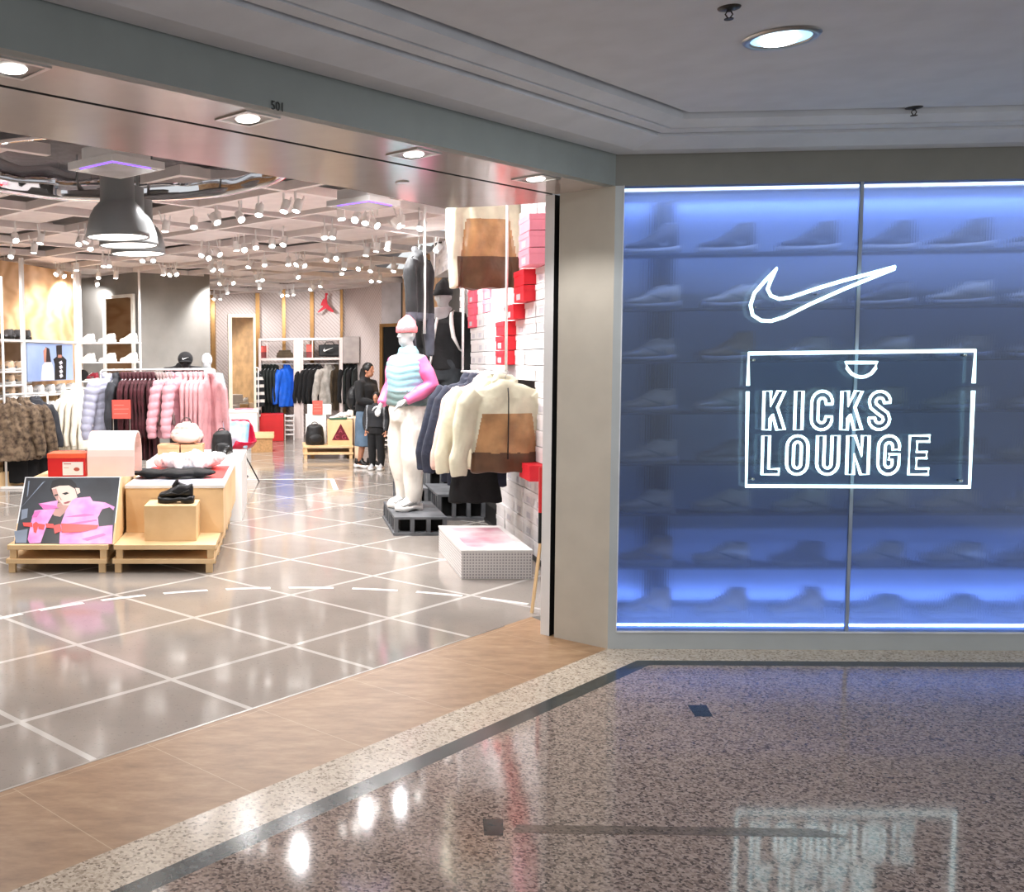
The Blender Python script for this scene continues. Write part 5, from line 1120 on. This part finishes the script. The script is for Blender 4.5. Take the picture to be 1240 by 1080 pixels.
for c in range(ncol):
    for r in range(24):
        y = y00 + (c + .5) * BL_ + (r % 2) * .0; z = .03 + r * PIT
        kind, prot = special.get((c, r), ('white', 0)); x = BWX - BD / 2 - .004 - prot + (random.uniform(-.012, 0) if not prot else 0)
        px, py = pj((x - BD / 2, y, z + PIT / 2))
        if hide(px, py) or px < 522 or py < 238: continue
        if px < 560 and py > 330: continue
        cnt += 1
        t = E('shoe_box', '%s shoe box in the box wall, %s row up, %s column inwards' % (lname[kind], ORD[r], ORD[c]), 'box', (x, y, z), -PI / 2, 'shoe boxes stacked in the wall')
        b_, l_ = {'white': bl_white, 'pink': bl_pink, 'red': bl_red, 'cor': bl_cor}[kind]
        o = bpy.data.objects.new('carton', b_); COL.objects.link(o); o.parent = t; o = bpy.data.objects.new('lid', l_); COL.objects.link(o); o.parent = t
        if random.random() < .5: o = bpy.data.objects.new('box_label', lblm); COL.objects.link(o); o.parent = t
S('baseboard_right', MB().box(BWX - .235, BWX, 7.05, 14, 0, .03), black)
S('wall_box_carcass', MB().box(BWX - .03, BWX - .002, 7.05, 13.6, .03, 2.97), mat('dark_reveal', (0, 0, 0)))

# ------------------------------------------------------------------ ceiling things
bell = [(.114, .41), (.116, .24), (.128, .228), (.158, .195), (.185, .145), (.203, .085), (.211, .03), (.213, 0)]
def pendant(px, py, Y, D, label, first=None):
    c = wy(px, py, Y)
    if first: o = dup(first, c, 0, label); return o
    t = E('pendant_lamp', label, 'lamp', c, 0, 'grey bell pendant lamps'); k = D / .426
    O('lamp_shade', MB().lathe([(r * k, z * k) for r, z in bell] + [(r * k - .006, z * k) for r, z in reversed(bell)], n=40), lampgrey, t, True)
    O('lamp_cap', MB().lathe([(.001, .412 * k), (.114 * k, .41 * k), (.114 * k, .39 * k)], n=24), lampgrey, t, True)
    O('diffuser', MB().lathe([(.001, .006), (.20 * k, .006), (.203 * k, .012)], n=40), mat('lit_pendant_diffuser', (255, 250, 244), .4, emit=3.2, ec=(255, 248, 240)), t, True)
    O('stem', MB().tube([(0, 0, .41 * k), (0, 0, ZS + .52 - c.z)], .012, 8), lampgrey, t, True); return t
f_ = pendant(143, 288, 6.6, .42, 'nearest of the three grey bell pendant lamps'); pendant(156, 298, 7.1, .42, 'middle of the three grey bell pendant lamps', f_); pendant(167.5, 308, 7.65, .42, 'furthest of the three grey bell pendant lamps', f_)
def tray(px, py, Y, side, label):
    c = wy(px, py, Y); t = E('ceiling_cassette', label, 'ceiling unit', c, PI / 4 + .08, 'white ceiling cassettes')
    O('housing', MB().box(-side * .36, side * .36, -side * .36, side * .36, .04, .13), white, t, bevel=.01); O('tray', MB().box(-side / 2, side / 2, -side / 2, side / 2, 0, .045), white, t, bevel=.004)
    O('glass_panel', MB().box(-side / 2 + .03, side / 2 - .03, -side / 2 + .03, side / 2 - .03, -.004, 0), mat('pale_grey_panel', (226, 224, 226), .15), t)
    O('violet_edge', MB().box(-side / 2 + .012, side / 2 - .1, -side / 2 + .012, -side / 2 + .026, -.005, 0).box(-side / 2 + .012, -side / 2 + .026, -side / 2 + .03, side / 2 - .1, -.005, 0), mat('violet_led', (130, 90, 255), .4, emit=2.5, ec=(120, 80, 255)), t)
    for s in (-1, 1): O('hanger_rod', MB().tube([(s * side * .3, 0, .09), (s * side * .3, 0, ZS - c.z)], .006, 6), steel, t)
    return t
tray(141, 206, 5.85, .40, 'white square cassette with violet edge light under the soffit, in front of the pendant lamps'); tray(440, 250, 8.1, .42, 'white square cassette with violet edge light above the central aisle')
# chrome ring hung from the ceiling
zb_ = wy(142, 245, 8.0).z; Rr = 1.14; c = Vector((wy(142, 236, 8.0).x * .86 - .0, 6.85, zb_))
prof = []
for k in range(13): a = -PI / 2 + PI * k / 12; prof.append((Rr - .04 * math.cos(a), .26 + .26 * math.sin(a)))
o = O('chrome_ring', MB().lathe([(Rr + .03, 0), (Rr + .03, .52)] + prof[::-1] + [(Rr + .03, 0)], n=72), chrome, None, True, loc=c); tag(o, 'large mirror chrome ring in the ceiling opening around the pendant lamps', 'ring')
me = o.data; n = len(me.vertices); co = np.empty(n * 3); me.vertices.foreach_get('co', co); co = co.reshape(-1, 3); th = np.arctan2(co[:, 1], co[:, 0]); k = 1 + .012 * np.sin(7 * th) + .004 * np.sin(15 * th + co[:, 2] * 5); co[:, :2] *= k[:, None]; me.vertices.foreach_set('co', co.ravel()); me.update()
for a_ in (0, 2.1, 4.2): O('hanger_rod', MB().tube([((Rr + .02) * math.cos(a_), (Rr + .02) * math.sin(a_), .5), ((Rr + .02) * math.cos(a_), (Rr + .02) * math.sin(a_), ZS + .52 - c.z)], .01, 6), steel, o)

# track spots
SP = []
def addp(lst, sc, ox, oy): SP.extend([(ox + x / sc, oy + y / sc) for x, y in lst])
addp([(85, 670), (215, 685), (180, 735), (58, 757), (25, 830), (70, 850), (100, 868), (130, 850), (168, 862), (300, 852), (345, 862), (395, 862), (410, 830), (422, 690), (460, 680), (485, 715), (320, 925), (190, 940), (528, 870), (620, 872), (522, 905), (563, 930), (885, 620), (1165, 573), (1040, 598), (765, 780), (822, 778), (555, 808), (585, 808), (1080, 750), (1120, 765), (1180, 745), (1140, 830), (1185, 825), (1178, 903), (875, 855), (910, 855), (948, 852)], 4.43, 0, 140)
addp([(110, 523), (250, 505), (350, 478), (495, 458), (565, 455), (828, 502), (905, 507), (965, 525), (1165, 540), (730, 610), (775, 610), (222, 683), (268, 680), (333, 668), (427, 658), (490, 650), (60, 732), (290, 780), (383, 768), (88, 797), (135, 797), (520, 766), (565, 765), (615, 772), (740, 738), (797, 730), (968, 712), (842, 790), (830, 818), (925, 790), (995, 803), (1127, 800), (1045, 862), (1000, 862), (1205, 847), (578, 838), (343, 858), (370, 855), (355, 903), (203, 872), (125, 880), (705, 892), (648, 910), (170, 930), (90, 965), (128, 965), (485, 945), (515, 945), (550, 940)], 4.77, 240, 160)
addp([(160, 150), (262, 165), (430, 232), (350, 285), (120, 397), (190, 437), (25, 290), (85, 280), (30, 150)], 4.5, 450, 240)
ZL = 2.80
spots = []
for px, py in SP:
    q = wz(px, py, ZL)
    if q.y > 20.5: q = wy(px, py, 19.6)
    spots.append((q, px, py))
spots.sort(key=lambda s: s[0].y)
body_me = MB().lathe([(.001, .10), (.034, .10), (.036, .09), (.036, 0), (.032, -.004)], n=16).mesh('lamp_body', whitemetal, True)
lens_me = MB().lathe([(.031, .0), (.031, -.004), (.001, -.006)], n=16).mesh('lamp_lens', mat('lit_spot_lens', (255, 252, 246), .4, emit=20, ec=(255, 250, 244)), True)
proto = E('track_spotlight', 'white track spotlight', 'light', (0, 0, 0), 0, 'white track spotlights on the shop ceiling')
o = bpy.data.objects.new('lamp_body', body_me); COL.objects.link(o); o.parent = proto
o = bpy.data.objects.new('lamp_lens', lens_me); COL.objects.link(o); o.parent = proto
o = O('bracket', MB().box(-.006, .006, .036, .05, .01, .16), whitemetal, proto)
band = {}; bi = -1; cnt_in = 99; out_ = []
for k, (q, px, py) in enumerate(spots):
    b_ = k // 12; band.setdefault(b_, []).append((px, q))
bn = ['nearest', 'second nearest', 'third nearest', 'fourth nearest', 'fifth nearest', 'sixth nearest', 'seventh nearest', 'eighth nearest', 'ninth nearest', 'furthest', 'very furthest']
tracks = []
for b_, L_ in sorted(band.items()):
    for i, (px, q) in enumerate(sorted(L_, key=lambda s: s[0])):
        lab = 'white track spotlight, %s from the left in the %s band of ceiling spots' % (ORD[i], bn[b_])
        ax = random.uniform(.1, 1.0); rz0 = random.uniform(-.9, .9)
        # tilt so that the lens faces partly to the entrance
        if first is None or (b_ == 0 and i == 0): t = proto; t.location = q; t.rotation_euler = (-ax, 0, rz0); t['label'] = lab
        else: t = dup(proto, q, None, lab, rot=(-ax, 0, rz0))
        tracks.append(q)
        st = O('stem', MB().tube([(0, 0, .09), (0, 0, ZS - q.z + .02)], .007, 6), whitemetal, t); st.rotation_euler = (ax, 0, 0)
#@@PART6
print("BOXES", cnt)
# ------------------------------------------------------------------ back of the shop
YB = 19.9
def bX(px, Y=YB): return wy(px, 436, Y).x
def bZ(py, Y=YB, px=380): return wy(px, py, Y).z
k_ = 2
for a_, b_, lab in ((310, 315, 0), (342, 346, 0), (375.5, 380, 0), (412, 415, 0), (256, 261, 0)):
    Yw = 20.55 + (418 - a_) / 156 * .9 if a_ > 262 else 21.35
    S('trim_%d' % k_, MB().box(bX(a_, Yw), bX(b_, Yw), Yw - .06, Yw + .1, 0, 3.1), brass); k_ += 1
cabm = mat('pale_pink_cabinet_laminate', (226, 212, 208), .45, var=.03)
def cabinet(label, p0, pd, p1, pe):
    x0, xd, x1, xe = bX(p0), bX(pd), bX(p1), bX(pe); zt, zs = bZ(409), bZ(433)
    t = E('garment_cabinet', label, 'cabinet', (x0, YB, 0)); f = lambda x: x - x0
    B = lambda n, *a, m=cabm: O(n, MB().box(*a), m, t, bevel=.003)
    B('side_panel', 0, .05, 0, .5, 0, zt); B('side_panel', f(x1), f(xe), 0, .5, 0, zt); B('top_panel', .05, f(x1), 0, .5, zt - .05, zt); B('shelf', .05, f(x1), 0, .5, zs - .05, zs); B('divider', f(xd) - .02, f(xd), 0, .5, zs, zt - .05)
    O('hanging_rod', MB().tube([(.05, .2, zs - .12), (f(x1), .2, zs - .12)], .012, 8), whitemetal, t)
    return zs
zs = cabinet('pale open cabinet at the back with dark green garments and one blue jacket', 313, 324, 355.5, 364)
cabinet('pale open cabinet at the back with black garments under a black duffel bag', 364.2, 379, 411, 415)
pbox('grey_panel', 'small grey textured panel box right of the black duffel bag', 'panel', bX(415.3), bX(435), YB - .05, YB + .06, bZ(440), bZ(408), mat('grey_texture_panel', (166, 156, 152), .6))
RB = zs - .12 + .012; YR = YB + .2 - .0
def hg(me, nm, label, cat, px, rz, group=None, Y=None): return hang(me, nm, label, cat, (bX(px, Y or YR), Y or YR, RB - .0), rz, group)
dgc = garment('dgcoat', 'dark_green_coat', darkgreen, 61, w=.46, t=.06, L=.95, sl=.6, sa=.05, arm=.06, fl=.45, voxel=.018)
for i in range(5): hg(dgc, 'dark_green_coat', 'dark green coat in the back cabinet, %s from the left' % ORD[i], 'coat', 318.5 + i * 4.2, PI / 2 - .25, 'dark green coats in the back cabinet')
bjk = garment('bluejk', 'blue_jacket', bluef, 62, w=.5, t=.15, L=.78, sl=.62, arm=.085, sa=.10, voxel=.016)
hg(bjk, 'blue_jacket', 'bright royal blue jacket hanging in the back cabinet', 'jacket', 348, .7)
bkj = garment('blackjk', 'black_jacket', blackf, 63, w=.5, t=.09, L=.72, sl=.6, arm=.07, sa=.1, fl=.6, voxel=.018)
for i in range(4): hg(bkj, 'black_jacket', 'black puffer jacket in the back cabinet under the duffel bag, %s from the left' % ORD[i], 'jacket', 371 + i * 5.2, .75, 'black jackets in the back cabinet', YR - .02 * i)
wcj = garment('camojk', 'pale_camo_jacket', greycamo, 64, w=.5, t=.16, L=.74, sl=.6, arm=.09, sa=.1, voxel=.016)
hg(wcj, 'pale_camouflage_jacket', 'pale grey camouflage jacket between the black and brown garments at the back', 'jacket', 398, .55)
olc = garment('olive', 'olive_coat', oliveb, 65, w=.46, t=.08, L=.85, sl=.6, arm=.06, sa=.05, fl=.5, voxel=.018)
hg(olc, 'olive_coat', 'olive brown coat right of the pale camouflage jacket', 'coat', 409, 1.0)
tr_ = E('clothes_rail', 'white rail at the back holding black and orange garments behind the adult', 'clothes rack', (bX(416, YR), YR, 0)); L_ = bX(460, YR) - bX(416, YR)
O('top_rail', MB().tube([(0, 0, RB - .012), (L_, 0, RB - .012)], .012, 8), whitemetal, tr_); O('post', MB().tube([(L_, 0, 0), (L_, 0, RB - .012)], .012, 8), whitemetal, tr_); O('post', MB().tube([(0, 0, 0), (0, 0, RB - .012)], .012, 8), whitemetal, tr_)
for i in range(4): hg(dgc if i % 2 else bkj, 'dark_coat', 'dark coat on the back rail left of the adult, %s from the left' % ORD[i], 'coat', 418 + i * 5, 1.1, 'dark coats on the back rail')
orj = garment('orange', 'orange_jacket', orangef, 66, w=.44, t=.07, L=.72, sl=.5, arm=.055, sa=.05, fl=.5, voxel=.018)
for i in range(3): hg(orj, 'orange_jacket', 'orange red jacket on the back rail right of the adult, %s from the left' % ORD[i], 'jacket', 454 + i * 4.5, 1.0, 'orange jackets on the back rail')
# on the cabinet shelves
def small_sign(label, px, y0, y1, w, Y, z):
    t = E('sign_stand', label, 'sign', (bX(px, Y), Y, z)); hgt = bZ(y0, Y) - z; O('sign_face', MB().box(-w / 2, w / 2, -.004, .004, .12, hgt), coral, t); O('base', MB().box(-w / 2, w / 2, -.05, .05, 0, .12), mat('dark_red_base', (120, 40, 40), .5), t)
small_sign('coral red sign on the shelf of the left back cabinet', 320, 418, 432, .15, YB + .12, zs); small_sign('coral red sign on the shelf of the right back cabinet', 378.0 - 3, 417, 432, .13, YB + .12, zs)
tag(part(None, 'folded_clothes', MB().box(-.17, .17, -.12, .12, 0, .05).box(-.15, .16, -.11, .12, .055, .10).box(-.12, .12, -.1, .1, .105, .15), oliveb, vox=.012, disp=folds(70, .006, 5)), 'folded olive clothes on the shelf of the left back cabinet', 'clothing').location = (bX(345, YB + .2), YB + .2, zs + .006)
db = E('duffel_bag', 'black duffel bag with a white tick mark on the back cabinet', 'bag', (bX(399, YB + .2), YB + .2, zs)); part(db, 'bag_body', MB().box(-.215, .215, -.11, .11, .02, .25).ell((0, 0, .13), (.23, .13, .125), 16), bp_black, vox=.014, disp=folds(71, .006, 4)).location.z = .004
O('swoosh_logo', MB().prism([(-.13 + u * .2, .12 + v * .2) for u, v in SWN], lambda a, b: Vector((a, -.138, b)), lambda a, b: Vector((a, -.146, b))), white, db)
O('handle', MB().tube([(-.1, 0, .25), (-.06, 0, .31), (.06, 0, .31), (.1, 0, .25)], .01, 6), bp_black, db)
t = E('red_cube', 'bright red cube seat below the dark green coats', 'seat', (bX(313.5, 19.25), 19.25, 0)); wv_ = bX(343, 19.25) - bX(313.5, 19.25); O('body', MB().box(0, wv_, 0, .45, 0, bZ(501, 19.25)), red, t, bevel=.01)
t = E('wire_drawers', 'white slatted drawer stack beside the red cube', 'drawers', (bX(344, 19.5), 19.5, 0)); wv_ = bX(356, 19.5) - bX(344, 19.5)
for k in range(5): O('slat', MB().box(0, wv_, 0, .3, .1 + k * .09, .125 + k * .09), white, t)
for x in (0, wv_ - .02): O('side', MB().box(x, x + .02, .01, .3, 0, .5), white, t)
# flying figure emblem
Yj = 20.5; mb = MB(); pts = [(965, 155), (1000, 155), (1000, 175), (990, 188), (990, 250), (1000, 298), (1075, 374), (1068, 395), (1040, 390), (972, 345), (885, 400), (870, 395), (912, 348), (936, 328), (940, 312), (912, 312), (914, 290), (935, 245), (942, 228), (955, 232), (962, 215), (968, 185)]
P_ = [wy(300 + x / 10.33, 340 + y / 10.33, Yj) for x, y in pts]; mb.prism([(p.x, p.z) for p in P_], lambda a, b: Vector((a, Yj, b)), lambda a, b: Vector((a, Yj - .04, b))); em = tag(O('wall_emblem', mb, mat('red_emblem', (206, 22, 48), .4, var=.03)), 'red leaping figure emblem high on the back wall', 'emblem')
for q_ in ((P_[4]), (P_[10])): O('fixing', MB().tube([(q_.x - .03, Yj, q_.z), (q_.x - .03, Yj + .35, q_.z)], .008, 6), steel, em)
# doorway on the right of the back wall
A_, B_ = Vector((Bw[3].x, Bw[3].y, 0)), Vector((Bw[4].x, Bw[4].y, 0)); dW = (B_ - A_).normalized(); nW = Vector((dW.y, -dW.x, 0)); aW = math.atan2(dW.y, dW.x)
def wt(px, py): p = wpl(px, py, A_, nW); return (p - A_).dot(dW), p.z
u0, zt_ = wt(465, 396); u1, _ = wt(520, 396); 
o = S('door_1', MB().box(u0, u1, -.02, .0, 0, zt_), blackvoid); o.location = A_; o.rotation_euler.z = aW
O('door_frame', MB().box(u0 - .07, u0, -.05, .0, 0, zt_ + .06).box(u0, u1, -.05, 0, zt_, zt_ + .06), brass, o)
# counter, mirror, bench, striped top
t = E('white_counter', 'low white counter with a pink disc in front of the leaning mirror', 'counter', (bX(269, 17.4), 17.4, 0)); wc = bX(311, 17.4) - bX(269, 17.4); O('body', MB().box(0, wc, 0, .6, 0, .66), white, t, bevel=.004); O('top', MB().box(-.02, wc + .02, -.02, .62, .66, .70), white, t); O('disc', MB().lathe([(.001, .02), (.16, .02), (.17, 0)], c=(wc * .6, -.0 + .25, .70), n=24), mat('pink_disc', (240, 150, 166), .4), t)
t = E('leaning_mirror', 'tall cream framed mirror at the back reflecting gold panels', 'mirror', (bX(276.5, 18.6), 18.6, 0), .32); mw = bX(311, 18.6) - bX(276.5, 18.6); mh = bZ(379, 18.6)
crf = mat('cream_frame', (236, 228, 206), .4); O('glass', MB().box(.06, mw - .04, 0, .02, .06, mh - .06), mirror, t)
for n_, a in (('frame', (0, .07, -.02, .03, 0, mh)), ('frame', (mw - .04, mw, -.02, .03, 0, mh)), ('frame', (.07, mw - .04, -.02, .03, mh - .06, mh)), ('frame', (.07, mw - .04, -.02, .03, 0, .06))): O(n_, MB().box(*a), crf, t)
t = E('wooden_bench', 'low wooden bench in front of the red cube', 'bench', (bX(301, 16.9), 16.9, 0)); wb = bX(331, 16.9) - bX(301, 16.9); O('seat', MB().box(0, wb, 0, .5, .24, .32), ply, t, bevel=.004); O('base', MB().box(.03, wb - .03, .03, .47, 0, .24), plyedge, t)
stp = raw('striped_cloth'); m, tt, b_ = stp; sx = nn(tt, 'ShaderNodeSeparateXYZ'); tt.links.new(nn(tt, 'ShaderNodeTexCoord').outputs['Object'], sx.inputs[0]); f_s = math_n(tt, 'LESS_THAN', math_n(tt, 'FRACT', math_n(tt, 'MULTIPLY', math_n(tt, 'ADD', sx.outputs[2], 5), 7)), .4); tt.links.new(mixc(tt, f_s, lin((30, 30, 34)), lin((220, 216, 212))), b_.inputs['Base Color']); b_.inputs['Roughness'].default_value = .9
stg = garment('striped', 'striped_top', m, 72, w=.36, t=.12, L=.85, sl=.55, arm=.06, sa=.04, voxel=.018)
st_ = rack('clothes_rail', 'short rail at the back with one black and white striped top', bX(302, 19.0), bX(312.5, 19.0), 19.0, bZ(444, 19.0), r=.012, depth=.15)
hang(stg, 'striped_top', 'black and white striped top beside the cream framed mirror', 'top', (bX(307, 19.0), 19.0, bZ(444, 19.0) - .006), .8)
# central stand with triangle box
YP = 15.7; xp0, xp1 = bX(366.5, YP), bX(428, YP); PW = xp1 - xp0
for lv in range(2):
    pal = pallet(xp0, YP, lv * .105, PW, .75, ('lower', 'upper')[lv] + ' plywood pallet under the box with the dark red triangle', 'plywood pallets at the back')
pbox('display_block', 'lower white display block behind the black rucksack', 'block', bX(370, 16.15), bX(394.5, 16.15), 16.12, 16.42, .21, bZ(502, 16.15), white)
pbox('display_block', 'upper white display block carrying the coral sign at the back', 'block', bX(372, 16.15), bX(401, 16.15), 16.12, 16.42, bZ(502, 16.15) + .002, bZ(490, 16.15), white)
s_ = sign_board('small coral red sign standing before the pale camouflage jacket', 384.5, 485, 502, 12, 16.1, bZ(502, 16.1), stem=False)
backpack('black_rucksack', 'bulky black rucksack standing on the pallet beside the triangle box', (bX(381, 15.88), 15.9, .21), .1, .31, .33, bp_black)
t = E('triangle_box', 'plywood box with a dark red triangle printed on its front', 'box', (bX(396.5, 15.8), 15.8, .21)); wa_ = bX(426.5, 15.8) - bX(396.5, 15.8); ha = bZ(509, 15.8) - .21
O('body', MB().box(0, wa_, 0, .35, 0, ha), ply, t, bevel=.003)
O('triangle', MB().prism([(wa_ * .17, ha * .2), (wa_ * .88, ha * .2), (wa_ * .53, ha * .86)], lambda a, b: Vector((a, -.001, b)), lambda a, b: Vector((a, -.004, b))), mat('dark_red_print', (104, 14, 34), .5), t)
lt_ = mat('faint_red_letter', (170, 70, 88), .5)
for ch_, u, v in (('A', .52, .56), ('C', .38, .32), ('G', .66, .32)): text_mb(ch_, .10, .0005, lt_, 'printed_letter', t, Matrix.Translation((wa_ * u, -.0055, ha * v)) @ Matrix.Rotation(PI / 2, 4, 'X'))
make_sneaker('white and dark green sneaker on top of the triangle box', (bX(409, 15.9), 15.9, .21 + ha), .1, wleather, mat('dark_green_sole', (40, 84, 66), .5), wsole, greyf, L=.27)
make_sneaker('white sneaker behind the green one on top of the triangle box', (bX(418, 16.05), 16.06, .21 + ha), .4, wleather, wsole, wsole, greyf, L=.27, high=True)
pbox('pale_post', 'pale wooden post block to the right of the triangle box', 'block', bX(428.6, 15.9), bX(434, 15.9), 15.75, 16.3, 0, bZ(506, 15.9), mat('pale_wood', (232, 208, 180), .5))
t = E('wire_drawers', 'white slatted drawer stack at the back right of the child', 'drawers', (bX(460, 17.3), 17.2, 0))
for k in range(4): O('slat', MB().box(0, .16, 0, .3, .08 + k * .08, .105 + k * .08), white, t)
for x in (0, .14): O('side', MB().box(x, x + .02, .01, .3, 0, .42), white, t)
# ------------------------------------------------------------------ light
def area(name, loc, size, power, col=(1, 1, 1), rot=(0, 0, 0), sy=None):
    l = bpy.data.lights.new(name, 'AREA'); l.energy = power * 1.0; l.color = col; l.size = size
    if sy: l.shape = 'RECTANGLE'; l.size_y = sy
    o = bpy.data.objects.new(name, l); COL.objects.link(o); o.location = loc; o.rotation_euler = rot; return o
w = bpy.data.worlds.new('World'); SC.world = w; w.use_nodes = True
bg = w.node_tree.nodes['Background']; bg.inputs[0].default_value = (.95, .98, 1, 1); bg.inputs[1].default_value = .95
p = wz(946, 45, ZC)
area('downlight', (p.x, p.y, ZC - .02), .16, 14, (.9, .96, 1))
area('mall_light', (2.6, .6, ZC - .03), 1.2, 12, (.95, .98, 1)); area('mall_light', (-2.6, -1.5, ZC - .03), 1.2, 22, (1, .98, .95))
for px, py in [(15, 82), (300, 143), (501, 186), (649, 216)]:
    q = wz(px, py, ZF); pass
for z, r in ((.10, (PI, 0, 0)), (2.45, (0, 0, 0))):
    area('led_and_wash_light', ((xg0 + gx1) / 2, 5.435, z), gx1 - xg0, 20, (.26, .41, 1), r, .03)
    area('led_and_wash_light', ((xg0 + gx1) / 2, 5.93, z), gx1 - xg0, 16, (.26, .41, 1), r, .03)
area('display_fill', ((xg0 + gx1) / 2, 5.5, 2.44), gx1 - xg0, 9, (.85, .92, 1), (0, 0, 0), .1)  # neutral fill added inside the display box to grey the blue
def spot(x, y, z, p, cone=125, tilt=0, rz=0, name='track_and_wash_light'):
    l = bpy.data.lights.new('track_and_wash_light', 'SPOT'); l.energy = p; l.color = (1, .985, .985); l.shadow_soft_size = .04; l.spot_size = math.radians(cone); l.spot_blend = .5
    o = bpy.data.objects.new('track_and_wash_light', l); COL.objects.link(o); o.location = (x, y, z); o.rotation_euler = (tilt, 0, rz)
for k, q in enumerate(tracks):
    if k % 3 == 0: spot(q.x, q.y - .03, q.z - .05, 88 if q.y < 14 else 78, 140, (.0 if q.y < 10 else .4) + (.2 if q.y > 15 else 0), .5 if q.x < -2.5 else 0)
for (x, y) in [(-7, 6.5), (-6.5, 10), (-4.6, 6.4), (-3.2, 8.0), (-5.5, 13), (-2.0, 6.2), (-.6, 6.9), (.5, 7.6), (-1.4, 9), (1.2, 8.6), (-4.4, 9.2)]:
    if (Vector((x, y, 0)) - CO).dot(N) > 1.1: spot(x, y, ZS - .12, 120)
for px, py in [(15, 82), (300, 143), (501, 186), (649, 216)]:
    q = wz(px, py, ZF); spot(q.x, q.y, ZF - .02, 34, 125, 0, 0, 'soffit_light')
for y in (9.0, 11.2): 
    spot(.9, y, ZS - .15, 60, 140, .9, -PI / 2)  # wash spots on the box wall, added without track heads
spot(1.0, 8.1, ZS - .15, 60, 140, .9, -PI / 2)  # another added wash, brightening the near end of the box wall
spot(.5, 7.0, ZS - .15, 70, 120, .75, -.75)  # added spot lighting the hanging jackets from the front
